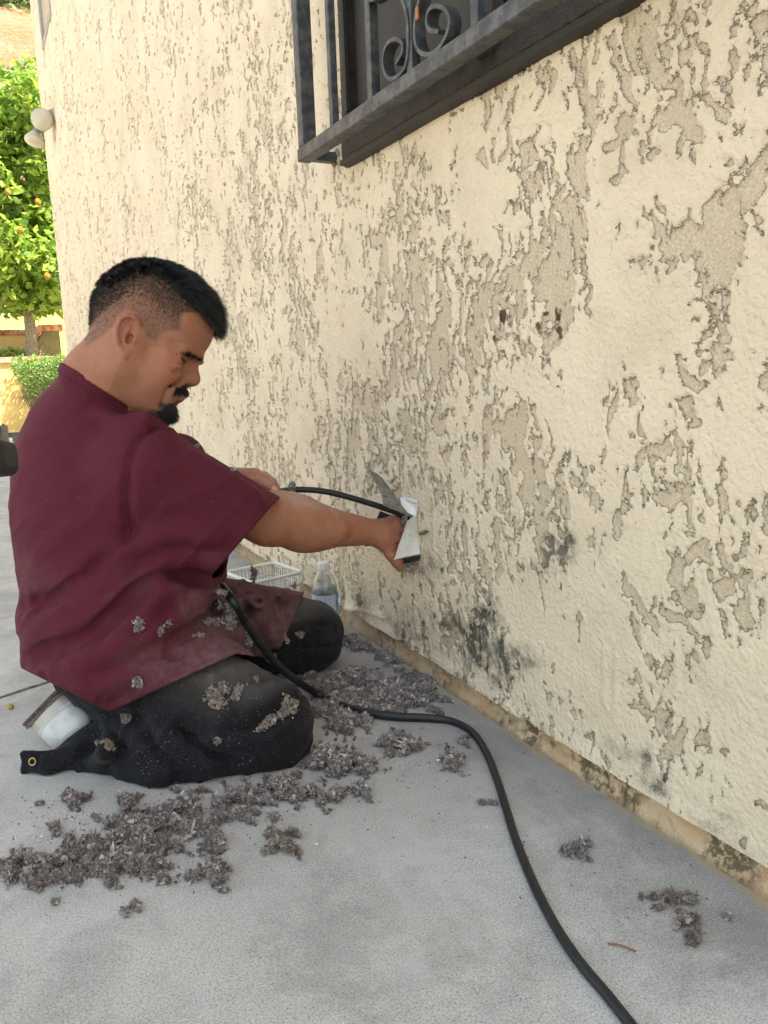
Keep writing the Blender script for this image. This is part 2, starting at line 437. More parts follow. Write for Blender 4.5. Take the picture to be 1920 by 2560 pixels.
def seg_d(px, py, pts):
    d = np.full(px.shape, 1e9)
    for (x0, y0), (x1, y1) in zip(pts[:-1], pts[1:]):
        dx, dy = x1-x0, y1-y0; t = np.clip(((px-x0)*dx+(py-y0)*dy)/(dx*dx+dy*dy+1e-9), 0, 1)
        d = np.minimum(d, np.hypot(px-x0-t*dx, py-y0-t*dy))
    return d
def build_wall():
    ys, zs, Y, Z = wall_field()
    P = np.stack([np.full_like(Y, WALL), Y, Z], -1); px, py = W2P(P)
    wy = Y+.030*fbm(Y*9, Z*9, 1.7, 3); wz = Z+.045*fbm(Y*8, Z*8, 7.7, 3)
    F = .30*fbm(wy*5.5, wz*3.4, .5, 3)+.46*fbm(wy*20, wz*9, 3.1, 4)+.62*fbm(wy*62, wz*30, 5.1, 4, .62)
    F = F+.12+.14*sstep(1.9, 3.2, Y)
    # isolated pits
    for cs, den, rr, sd_ in ((.024, .30, (.0018, .0050), 3), (.055, .30, (.004, .010), 9)):
        r = np.random.RandomState(sd_); n1, n2 = int(9/cs), int(6/cs)
        ox, oz = r.rand(n1, n2), r.rand(n1, n2); on = r.rand(n1, n2) < den; rad = rr[0]+(rr[1]-rr[0])*r.rand(n1, n2)**1.8; el = 1+1.6*r.rand(n1, n2); sl = r.randn(n1, n2)*.35
        yy = Y/cs+.25*perlin(Y*60, Z*40, 2.2); zz = Z/cs/1.4+.25*perlin(Y*50, Z*60, 4.2)
        iy, iz = np.floor(yy).astype(int), np.floor(zz).astype(int)
        clus = sstep(-.2, .35, fbm(Y*4.5, Z*3.0, 12.3, 2))
        for a in (-1, 0, 1):
            for b in (-1, 0, 1):
                jy_, jz = np.clip(iy+a, 0, n1-1), np.clip(iz+b, 0, n2-1)
                dy = (yy-(iy+a)-ox[jy_, jz])*cs; dz = (zz-(iz+b)-oz[jy_, jz])*cs*1.4
                dd = np.hypot(dy+sl[jy_, jz]*dz, dz/el[jy_, jz])-rad[jy_, jz]*(.45+.75*clus)
                F = np.where(on[jy_, jz], np.minimum(F, dd*55), F)
    # broad bare and broad smooth areas as they lie on this wall (photo pixels)
    for x, y, rx, ry, a in [(1520, 620, 70, 210, .55), (1500, 900, 90, 190, .55), (1420, 1060, 60, 90, .4), (1700, 480, 90, 70, .35), (1600, 700, 40, 140, .3),
                            (1850, 1050, 90, 160, .45), (1800, 600, 20, 30, .4), (1890, 700, 60, 120, .4), (1480, 1620, 200, 170, .50), (1330, 1560, 120, 120, .3), (1850, 1760, 110, 160, .45), (1240, 500, 70, 110, .35), (1200, 1250, 60, 130, .2),
                            (1180, 350, 60, 40, .4), (1600, 1900, 120, 100, .35), (1560, 1330, 90, 100, .45), (850, 840, 60, 70, .45), (1400, 300, 60, 80, .2), (1680, 800, 60, 120, .25), (1100, 1360, 60, 80, .2), (940, 1290, 50, 60, .25),
                            (1770, 620, 100, 120, -.75), (1440, 590, 60, 90, -.45), (1430, 720, 70, 60, -.4), (1330, 470, 40, 60, -.3), (1080, 640, 60, 130, -.22), (1240, 760, 60, 110, -.3), (1390, 800, 50, 70, -.5), (1100, 900, 70, 120, -.3),
                            (1290, 1060, 90, 70, -.45), (1530, 990, 60, 80, -.45), (1660, 1120, 50, 70, -.4), (1740, 900, 50, 80, -.3), (1760, 1380, 60, 40, -.6), (1720, 1480, 50, 40, -.4), (1320, 1240, 110, 90, -.3), (1250, 1400, 80, 80, -.25),
                            (1850, 1500, 70, 100, -.35), (1680, 1860, 60, 70, -.5), (1150, 1580, 60, 50, -.25), (960, 760, 90, 200, -.15), (1000, 1120, 80, 100, -.22), (1060, 330, 60, 40, .3)]:
        F = F+a*.72*np.exp(-((px-x)/rx)**2-((py-y)/ry)**2)
    wx = px+26*fbm(Y*34, Z*34, 21.1, 4, .6); wv = py+26*fbm(Y*34, Z*34, 33.1, 4, .6)
    for pts, r_, sg in [([(1560, 1450), (1590, 1490), (1640, 1570)], 13, -1), ([(1668, 1522), (1700, 1545), (1740, 1590)], 11, -1), ([(1590, 1760), (1625, 1790), (1675, 1785)], 10, -1),
                        ([(1610, 1725), (1618, 1760)], 6, -1), ([(1585, 1690), (1592, 1702)], 9, -1), ([(1760, 1618), (1770, 1625)], 11, -1),
                        ([(1700, 900), (1720, 950), (1745, 955)], 14, -1), ([(1670, 310), (1700, 260), (1720, 300), (1745, 340)], 20, -1), ([(1780, 250), (1820, 300)], 9, -1), ([(1830, 220), (1828, 270)], 8, -1),
                        ([(1545, 1290), (1550, 1345)], 12, -1), ([(1490, 1350), (1492, 1360)], 10, -1), ([(1565, 420), (1545, 460)], 7, -1), ([(1630, 390), (1640, 380)], 8, -1),
                        ([(1655, 500), (1665, 525)], 10, -1), ([(1580, 950), (1590, 1010)], 9, -1), ([(1715, 1000), (1735, 1060)], 13, -1), ([(1800, 1000), (1802, 1020)], 7, -1), ([(1345, 610), (1470, 640), (1480, 790)], 5, -1),
                        ([(1330, 360), (1310, 400)], 9, -1), ([(1250, 1240), (1260, 1300)], 6, -1), ([(1420, 1350), (1415, 1385)], 9, -1), ([(1340, 1090), (1345, 1120)], 9, -1)]:
        d = seg_d(wx, wv, pts)-r_
        F = np.minimum(F, d*.022) if sg < 0 else np.maximum(F, -d*.022)
    pl = sstep(-.02, .09, F)
    thick = .0042+.0014*fbm(Y*3, Z*3, 40.1, 2)
    hgt = pl*thick+.0016*np.exp(-((F-.07)/.07)**2)               # a raised lip where the trowel dragged
    hgt = hgt+.006*fbm(Y*3.6, Z*3.2, 50.5, 4)+(1-pl)*.0007*perlin(Y*150, Z*150, 2)+pl*.0004*perlin(Y*60, Z*60, 3)
    # drawn trowel ridges
    for pts, amp, wdt in [([(1090, 385), (1115, 560), (1133, 725)], .003, 5), ([(1700, 1590), (1695, 1700), (1688, 1820)], .0022, 5), ([(1520, 1620), (1515, 1740), (1530, 1780), (1548, 1750), (1548, 1640)], .003, 7),
                          ([(865, 1518), (930, 1530), (965, 1545)], .005, 6), ([(1175, 318), (1260, 322), (1330, 305), (1420, 290)], .004, 8), ([(1470, 330), (1472, 400)], .002, 4), ([(1575, 320), (1575, 390)], .002, 4),
                          ([(1090, 1245), (1090, 1370), (1110, 1390)], .002, 4), ([(1180, 590), (1165, 640), (1180, 690)], .003, 6), ([(1800, 440), (1850, 455), (1870, 520)], .003, 7)]:
        d = seg_d(px+3*perlin(Y*40, Z*40, 9), py+3*perlin(Y*40, Z*40, 19), pts); hgt = hgt+amp*np.exp(-(d/wdt)**2)
    hgt = hgt+.004*sstep(ZB+.03, ZB, Z)*(1+perlin(Y*14, 0, 7))     # the stucco's bottom edge rolls out unevenly
    # marks: mould, rust
    def blobs(L, sc=1.0):
        D = np.zeros_like(Y)
        for x, y, rx, ry, a in L: D = D+a*np.exp(-((px-x)/rx)**2-((py-y)/ry)**2)
        return D
    D = blobs([(1400, 1370, 55, 60, 1.0), (1440, 1360, 25, 55, .6), (1350, 1420, 50, 60, .5), (1230, 1540, 45, 60, .9), (1200, 1620, 60, 60, 1.0), (1290, 1640, 70, 50, 1.0), (1270, 1700, 40, 30, .7), (1180, 1500, 60, 50, .5), (1350, 1660, 40, 20, .6),
               (1650, 1790, 50, 25, .5), (1625, 1890, 20, 50, 1.1), (1660, 1950, 30, 40, .9), (1580, 1880, 35, 25, .6), (1830, 1950, 60, 30, .2), (1850, 1680, 50, 60, .35), (900, 1460, 60, 60, .35), (860, 1370, 50, 60, .25), (1060, 1410, 55, 40, .9), (1010, 1400, 30, 40, .9),
               (1060, 1500, 60, 60, .45), (960, 1480, 70, 60, .35), (1120, 1380, 40, 60, .35), (1000, 1130, 80, 80, .25), (850, 1120, 70, 60, .3), (1270, 1180, 70, 80, .3), (1530, 1850, 30, 20, .4), (1780, 2040, 60, 40, .5), (1130, 1560, 60, 40, .6), (1020, 1560, 60, 40, .6)])
    D = D*(.75+.8*fbm(Y*45, Z*40, 61, 4, .65))+.50*sstep(.10, .0, Z-ZB-.0*Y)*sstep(-.3, .4, fbm(Y*9, Z*20, 66, 3))
    D = D+.20*sstep(.60, .2, Z)*sstep(1.0, 2.4, Y)
    Rr = blobs([(1266, 790, 9, 13, 1.4), (1345, 785, 6, 8, .5), (1395, 790, 6, 22, .9), (1402, 840, 6, 22, .9), (1352, 820, 9, 10, .9), (1385, 825, 22, 4, .6), (1245, 845, 14, 6, .5), (1300, 835, 60, 40, .22), (1375, 785, 14, 5, .6), (1410, 760, 10, 6, .5)])
    Rr = Rr*(.6+1.6*np.clip(fbm(Y*90, Z*90, 71, 2), -.3, 1))
    V = np.stack([WALL-hgt, Y, Z], -1)
    ny, nz = Y.shape; idx = np.arange(ny*nz).reshape(ny, nz)
    Q = np.stack([idx[:-1, :-1], idx[:-1, 1:], idx[1:, 1:], idx[1:, :-1]], -1)
    yc = (Y[:-1, :-1]+Y[1:, 1:])/2; zc = (Z[:-1, :-1]+Z[1:, 1:])/2
    hole = (yc > WY0) & (yc < WY1-.004) & (zc > WZ0+.004) & (zc < WZ1)
    hole |= np.hypot(yc-VENT[1], zc-VENT[2]) < .040
    hole |= (yc > 6.7) & (yc < W2Y-.02) & (zc > W2Z+.02) & (zc < W2Z+1.2)
    Q = Q[~hole]
    # material
    t = NT('stucco'); p = t.geo(); A = t.attr('plate'); Dm = t.attr('dirt'); Ru = t.attr('rust')
    n1 = t.noise(p, 260, 3, .7); n2 = t.noise(p, 90, 4, .65); n3 = t.noise(p, 520, 2, .6); n4 = t.noise(p, 2.3, 4, .6)
    a = t.math('ADD', A, t.math('MULTIPLY', t.math('SUBTRACT', n2, .5), .42))
    a = t.math('ADD', a, t.math('MULTIPLY', t.math('SUBTRACT', n1, .5), .26))
    m = t.ss(a, -.02, .03)
    cp = t.mix(t.ss(n4, .3, .7), (.73, .61, .455), (.785, .67, .51))
    cb = t.mix(t.ss(n1, .35, .7), (.62, .50, .355), (.80, .675, .51))
    c = t.mix(m, cb, cp)
    rim = t.math('MULTIPLY', t.ss(a, -.10, -.012), t.ss(a, .02, -.005))   # dark outline below the plate step, its shade painted into the colour
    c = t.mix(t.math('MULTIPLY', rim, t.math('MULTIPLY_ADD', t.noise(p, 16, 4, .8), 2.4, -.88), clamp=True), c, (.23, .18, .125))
    c = t.mix(t.math('MULTIPLY', t.ss(n3, .62, .75), .35), c, (.35, .29, .21))
    dm = t.math('MULTIPLY', Dm, t.math('MULTIPLY_ADD', n1, 1.3, .1))
    dm = t.math('ADD', dm, t.math('MULTIPLY', t.math('SUBTRACT', Dm, .35), t.math('MULTIPLY', t.math('SUBTRACT', 1.0, m), .7)), clamp=False)
    c = t.mix(t.ss(dm, .18, 1.0, 0, .88), c, (.085, .082, .07))
    c = t.mix(t.ss(t.math('MULTIPLY', Ru, t.math('ADD', n2, .5)), .06, .45, 0, .95), c, t.mix(t.ss(n1, .4, .6), (.16, .05, .03), (.07, .025, .025)))
    h = t.math('ADD', t.math('MULTIPLY', m, 1.6), t.math('MULTIPLY', n2, .55))
    h = t.math('ADD', h, t.math('MULTIPLY', t.math('MULTIPLY', n1, t.math('SUBTRACT', 1.35, m)), 1.1))
    h = t.math('ADD', h, t.math('MULTIPLY', t.math('MULTIPLY', t.noise(p, 125, 2, .5), m), 1.3))
    h = t.math('ADD', h, t.math('MULTIPLY', t.noise(p, 28, 3, .6), .9))
    c = t.mix(t.math('MULTIPLY', t.ss(t.noise(p, 5.5, 5, .7), .45, .70), .35), c, (.52, .43, .31))
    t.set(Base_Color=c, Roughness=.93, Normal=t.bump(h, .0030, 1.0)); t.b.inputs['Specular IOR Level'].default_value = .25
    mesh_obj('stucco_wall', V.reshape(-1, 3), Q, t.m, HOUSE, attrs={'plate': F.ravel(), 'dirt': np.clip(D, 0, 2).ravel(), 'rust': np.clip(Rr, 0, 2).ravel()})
    return t.m
MST = build_wall()
b = MB()
b.box((WALL+.06, -7, 0), (WALL+9, YC-.004, 6.2))                       # the house's body
b.box((WALL+.001, -7, ZB), (WALL+.058, .30, 6.2)); b.box((WALL+.001, .302, 4.7), (WALL+.058, YC-.002, 6.2))
b.build('house_body', MST, HOUSE)
def foundation():
    ys = np.arange(-2, YC-.01, .01); zs = np.array([-.015, .0, .008, .018, .03, .042, .056]); Y, Z = np.meshgrid(ys, zs, indexing='ij')
    X = WALL+.004-.007*fbm(Y*14, Z*34, 3, 4)-.009*sstep(.02, 0, Z)-.002*perlin(Y*60, Z*60, 3)
    n, m = Y.shape; idx = np.arange(n*m).reshape(n, m)
    Q = np.stack([idx[:-1, :-1], idx[:-1, 1:], idx[1:, 1:], idx[1:, :-1]], -1).reshape(-1, 4)
    t = NT('painted foundation'); p = t.geo(); a = t.noise(p, 9, 5, .65); b_ = t.noise(p, 60, 4, .7); g_ = t.noise(p, 300, 2)
    c = t.mix(t.ss(a, .35, .65), (.60, .40, .225), (.70, .52, .34))
    c = t.mix(t.ss(b_, .55, .68, 0, .6), c, (.70, .62, .48))
    c = t.mix(t.math('MULTIPLY', t.ss(t.noise(p, 6.5, 5, .7, .3), .47, .60), t.ss(b_, .38, .58)), c, (.15, .11, .065))
    s_ = t.n('ShaderNodeSeparateXYZ'); t.l(p, s_.inputs[0])
    c = t.mix(t.math('MULTIPLY', t.ss(s_.outputs[1], 1.05, 1.9), t.math('MULTIPLY_ADD', b_, .5, .25)), c, (.24, .19, .13))
    for cy_, cr_ in ((on_x(1845, 2120, WALL)[1], .045), (on_x(1790, 2080, WALL)[1], .03), (on_x(1330, 1850, WALL)[1], .03)):
        dd_ = t.math('ADD', t.math('ABSOLUTE', t.math('SUBTRACT', s_.outputs[1], cy_)), t.math('MULTIPLY', t.math('SUBTRACT', b_, .5), .09)); c = t.mix(t.math('MULTIPLY', t.ss(dd_, cr_, cr_*.4), t.ss(b_, .40, .55)), c, (.16, .12, .075))
    c = t.mix(t.ss(t.math('ADD', s_.outputs[2], t.math('MULTIPLY', b_, .02)), .022, .008, 0, .6), c, (.25, .19, .12))
    t.set(Base_Color=c, Roughness=.9, Normal=t.bump(t.math('ADD', g_, t.math('MULTIPLY', b_, 2.0)), .003, 1.0))
    mesh_obj('foundation', np.stack([X, Y, Z], -1).reshape(-1, 3), Q, t.m, HOUSE)
foundation()
# ---- windows of the house
MBR = simple('bronze aluminium', (.15, .125, .095), .45, .3, .25, 25, .15, 300)
MBD = simple('black rubber seal', (.02, .019, .018), .6)
MSC = simple('dark insect screen', (.27, .245, .205), .75, 0, .10, 6, .3, 900)
MGL = NT('dark glass').set(Base_Color=(.05, .055, .06), Roughness=.08).m
MTR = simple('grey weathered trim', (.30, .265, .21), .8, 0, .2, 40, .2)
def window_main():
    wr = empty('window', (WALL, (WY0+WY1)/2, WZ0)); wr.parent = HOUSE; wr.location = Vector((WALL, (WY0+WY1)/2, WZ0))-Vector(loc_of(HOUSE))
    xo = WALL-.030
    f = MB()
    f.box((xo, WY0, WZ0), (WALL+.05, WY1-.002, WZ0+.052), .003)               # sill member
    f.box((xo+.006, WY0, WZ0+.054), (WALL+.05, WY1-.03, WZ0+.066), .002)
    f.box((xo+.012, WY0, WZ0+.068), (xo+.018, WY1-.03, WZ0+.090), .001)          # sliding track lips
    f.box((xo+.026, WY0, WZ0+.068), (WALL+.05, WY1-.03, WZ0+.082), .001)
    f.box((xo+.004, WY1-.026, WZ0+.054), (WALL+.05, WY1-.004, WZ1), .002)
    f.box((xo, WY0, WZ1-.04), (WALL+.05, WY1, WZ1), .003)
    f.build('frame', MBR, wr)
    s = MB(); s.box((xo-.002, WY0, WZ0-.012), (WALL+.02, WY1+.002, WZ0-.001)); s.box((xo+.003, WY1-.034, WZ0+.094), (xo+.012, WY1-.0275, WZ1-.045)); s.build('seal', MBD, wr)
    tr = MB(); tr.box((WALL-.016, WY1+.001, WZ0-.012), (WALL+.02, WY1+.016, WZ1+.02), .002); tr.build('trim', MTR, wr)
    ym = on_x(1232, 20, WALL)[1]
    sc = MB(); sc.box((WALL+.004, ym, WZ0+.084), (WALL+.010, WY1-.028, WZ1-.042)); sc.build('insect_screen', MSC, wr)
    st = MB(); st.box((WALL-.012, ym-.014, WZ0+.084), (WALL+.012, ym+.014, WZ1-.042), .002); st.build('meeting_rail', MBR, wr)
    pa = MB(); pa.box((WALL+.020, WY0, WZ0+.084), (WALL+.025, ym-.002, WZ1-.042)); pa.build('pane', MGL, wr)
    la = MB(); c = on_x(1218, 122, WALL-.034); la.box((WALL-.040, c[1]-.022, c[2]-.010), (WALL-.0305, c[1]+.022, c[2]+.016), .002)
    la.box((WALL-.046, c[1]-.006, c[2]-.004), (WALL-.041, c[1]+.004, c[2]+.022), .001); la.build('latch', MBR, wr)
window_main()
def window_far():
    wr = empty('window', (WALL, W2Y, W2Z)); wr.parent = HOUSE; wr.location = Vector((WALL, W2Y, W2Z))-Vector(loc_of(HOUSE))
    f = MB(); y0, y1, z0, z1 = 6.65, W2Y, W2Z, W2Z+1.25
    f.box((WALL-.012, y1-.05, z0), (WALL+.05, y1, z1), .004); f.box((WALL-.012, y0, z0), (WALL+.05, y1-.052, z0+.05), .004); f.box((WALL-.012, y0, z0+.052), (WALL+.05, y0+.05, z1), .004)
    f.build('frame', simple('grey window frame', (.33, .31, .29), .6), wr)
    p = MB(); p.box((WALL+.01, y0+.052, z0+.052), (WALL+.02, y1-.052, z1)); p.build('pane', simple('pale blind behind glass', (.40, .36, .29), .35), wr)
window_far()
# ---- iron security grille in front of the near window
MIR = NT('weathered iron'); p_ = MIR.geo(); n_ = MIR.noise(p_, 38, 5, .65); m_ = MIR.noise(p_, 240, 3)
c_ = MIR.mix(MIR.ss(n_, .38, .66), (.050, .055, .062), (.125, .125, .122)); c_ = MIR.mix(MIR.ss(MIR.noise(p_, 14, 4, .7), .62, .74, 0, .6), c_, (.20, .15, .105))
MIR.set(Base_Color=c_, Roughness=.52, Metallic=.35, Normal=MIR.bump(MIR.math('ADD', n_, m_), .0006, .8)); MIR = MIR.m
def grille():
    anc = on_x(843, 405, WALL); yg = anc[1]; cor = on_y(752, 398, yg); xg = cor[0]; zb = .5*(anc[2]+cor[2])
    root = empty('window_grille', (xg, yg-.6, zb))
    tag(root, 'dark iron security grille with scrolls fixed over the near window of the stucco wall', 'window grille')
    r = MB(); r.box((xg-.002, .2, zb-.004), (xg+.030, yg+.016, zb+.024), .002); r.build('rail', MIR, root)
    r = MB(); r.box((xg+.032, yg-.010, zb-.002), (WALL+.002, yg+.014, zb+.020), .002); r.build('wall_arm', MIR, root)
    r = MB(); r.obox((WALL-.006, yg+.002, zb-.004), (.004, .008, .004), np.eye(3)); r.build('rust_spot', simple('orange rust', (.36, .15, .06), .9), root)
    r = MB(); r.box((xg, yg-.018, zb+.0245), (xg+.034, yg+.012, 2.2), .002); r.build('bar', MIR, root)
    for x, y, hw in ((838, 300, .008), (935, 230, .0095), (1035, 160, .009), (1198, 60, .010)):
        q = on_x(x, y, xg+.014); r = MB(); r.box((xg+.004, q[1]-hw, zb+.0245), (xg+.004+2*hw, q[1]+hw, 2.2), .0015); r.build('bar', MIR, root)
    def Z5(x, y): return 700+x*.5546, y*.5546
    L = [(545, 290), (572, 240), (572, 198), (540, 180), (503, 205), (485, 270), (495, 335), (525, 360), (565, 335), (590, 290), (600, 200), (596, 90), (572, 0), (540, -70), (500, -40), (430, 5), (415, -30)]
    R_ = [(738, 147), (700, 140), (684, 108), (692, 55), (722, 32), (765, 45), (787, 92), (775, 160), (735, 225), (690, 250), (650, 235), (630, 180), (632, 90), (655, -10), (690, -80)]
    for pl in (L, R_):
        q = spline([on_x(*Z5(*a), xg+.012) for a in pl], 6)
        v = []; hw = .011; th = .0034
        for i, c in enumerate(q):
            t_ = q[min(i+1, len(q)-1)]-q[max(i-1, 0)]; t_[0] = 0; t_ /= np.linalg.norm(t_); nn = np.array([0, -t_[2], t_[1]])
            v += [c+nn*th+np.array([-hw, 0, 0]), c+nn*th+np.array([hw, 0, 0]), c-nn*th+np.array([hw, 0, 0]), c-nn*th+np.array([-hw, 0, 0])]
        f = [(i*4+k, i*4+(k+1) % 4, i*4+4+(k+1) % 4, i*4+4+k) for i in range(len(q)-1) for k in range(4)]+[(3, 2, 1, 0), tuple(len(v)-4+k for k in range(4))]
        mesh_obj('scroll', v, f, MIR, root, smooth=False)
    q = on_x(*Z5(618, 60), xg-.002); r = MB(); r.obox(q, (.002, .004, .010), np.eye(3), .001); r.build('rust_patch', simple('orange rust patch', (.42, .15, .06), .9), root)
grille()
# ================================================================== the garden beyond the corner
def leaf_mesh(cen, nrm_r, L, Wd, rs, droop=.3):
    """cen (n,3); folded leaf blades, 4 triangles' worth of quads each"""
    n = len(cen); d = rs.normal(size=(n, 3)); d[:, 2] = d[:, 2]*.6-droop; d /= np.linalg.norm(d, axis=1, keepdims=True)
    u = rs.normal(size=(n, 3)); s = np.cross(d, u); s /= np.linalg.norm(s, axis=1, keepdims=True); nn = np.cross(s, d)
    L = L*(.6+.8*rs.rand(n))[:, None]; Wd = Wd*(.7+.6*rs.rand(n))[:, None]
    p0 = cen; p1 = cen+d*L*.45+s*Wd+nn*L*.08; p2 = cen+d*L-nn*L*.10; p3 = cen+d*L*.45-s*Wd+nn*L*.08; m = cen+d*L*.5
    V = np.stack([p0, p1, p2, p3, m], 1).reshape(-1, 3); b = (np.arange(n)*5)[:, None]
    F = np.concatenate([b+np.array([[0, 1, 2, 4]]), b+np.array([[0, 4, 2, 3]])], 0)
    return V, F, np.repeat(rs.rand(n), 5)
def leaf_mat(name, dark, light, rough=.4, trans=.35):
    t = NT(name); v = t.attr('tone'); c = t.mix(v, dark, light); p = t.geo()
    c = t.mix(t.math('MULTIPLY', t.noise(p, 12, 2), .35), c, dark)
    t.set(Base_Color=c, Roughness=rough)
    tr = t.n('ShaderNodeBsdfTranslucent'); t.l(c, tr.inputs[0]); mx = t.n('ShaderNodeMixShader'); mx.inputs[0].default_value = trans
    t.l(t.b.outputs[0], mx.inputs[1]); t.l(tr.outputs[0], mx.inputs[2]); t.l(mx.outputs[0], t.out.inputs[0]); return t.m
def crown_pts(rs, n, c, r, clumps, cr):
    cc = rs.normal(size=(clumps, 3)); cc /= np.linalg.norm(cc, axis=1, keepdims=True); cc = c+cc*np.array(r)*(.35+.62*rs.rand(clumps))[:, None]
    k = rs.randint(clumps, size=n); q = rs.normal(size=(n, 3)); q /= np.linalg.norm(q, axis=1, keepdims=True)
    return cc[k]+q*cr*(.5+.6*rs.rand(n))[:, None]**.5, cc
DT = 11.25
def citrus():
    rs = np.random.RandomState(5); base = pix(80, 902, DT); base[2] = max(base[2], .6); top = pix(76, 800, DT)
    root = empty('citrus_tree', (base[0], base[1], 0)); tag(root, 'bright green citrus tree with yellow fruit and slim trunk beyond the house corner', 'tree')
    tr = MB(); pts = [base*np.array([1, 1, 0])+np.array([0, 0, .5]), base, pix(79, 860, DT), pix(74, 800, DT), pix(70, 760, DT)]
    tr.tube(spline(pts, 5), list(np.linspace(.085, .072, 21)), 10)
    for x, y, r in ((-10, 640, .035), (60, 560, .05), (150, 620, .035), (20, 450, .035), (110, 420, .03), (60, 330, .03)):
        tr.tube(spline([pix(72, 770, DT), pix((72+x)/2+8, (770+y)/2, DT+.2), pix(x, y, DT-.1)], 5), list(np.linspace(r*1.3, r*.4, 11)), 7)
    tr.build('trunk', simple('citrus bark', (.62, .54, .42), .9, 0, .25, 30, .4, 60), root, smooth=True)
    P = []; cl = []
    for x, y, rx, rz, n in ((60, 600, 1.15, .85, 2600), (40, 430, 1.2, 1.0, 2600), (90, 300, .9, .7, 1600), (120, 700, .85, .45, 1300), (30, 710, .6, .35, 600), (30, 270, .8, .45, 700)):
        q, cc = crown_pts(rs, int(n*1.5), pix(x, y, DT), (rx, 1.0, rz), 26, .26); P.append(q); cl.append(cc)
    P = np.concatenate(P); k = P[:, 2] > 1.55; P = P[k]
    V, F, T = leaf_mesh(P, None, .145, .038, rs)
    mesh_obj('crown', V, F, leaf_mat('citrus leaves', (.10, .22, .03), (.48, .60, .10), .30, .5), root, smooth=False, attrs={'tone': T})
    mf = simple('lemon peel', (.75, .42, .02), .45, 0, .08, 20, .2, 90); n = 0
    for x, y in ((52, 575), (118, 690), (95, 505), (20, 480)):
        m = MB(); m.lathe(pix(x, y, DT-1.15), [(.002, -.05), (.02, -.042), (.036, -.02), (.040, 0), (.036, .02), (.018, .040), (.004, .050)], 12)
        m.build('fruit', mf, root, smooth=True)
citrus()
MYW = NT('ochre render'); p_ = MYW.geo(); n_ = MYW.noise(p_, 1.4, 5, .6); c_ = MYW.mix(MYW.ss(n_, .35, .65), (.62, .40, .12), (.72, .54, .22))
c_ = MYW.mix(MYW.ss(MYW.noise(p_, 6, 4, .7), .58, .72, 0, .5), c_, (.72, .66, .50)); MYW.set(Base_Color=c_, Roughness=.92, Normal=MYW.bump(MYW.noise(p_, 60, 4), .006, .6)); MYW = MYW.m
MBK = NT('red brick coping'); p_ = MBK.geo(); MBK.set(Base_Color=MBK.mix(MBK.ss(MBK.noise(p_, 7, 4, .7), .4, .62), (.42, .13, .06), (.62, .40, .28)), Roughness=.85); MBK = MBK.m
def Y_at(px, py, Y): return on_y(px, py, Y)
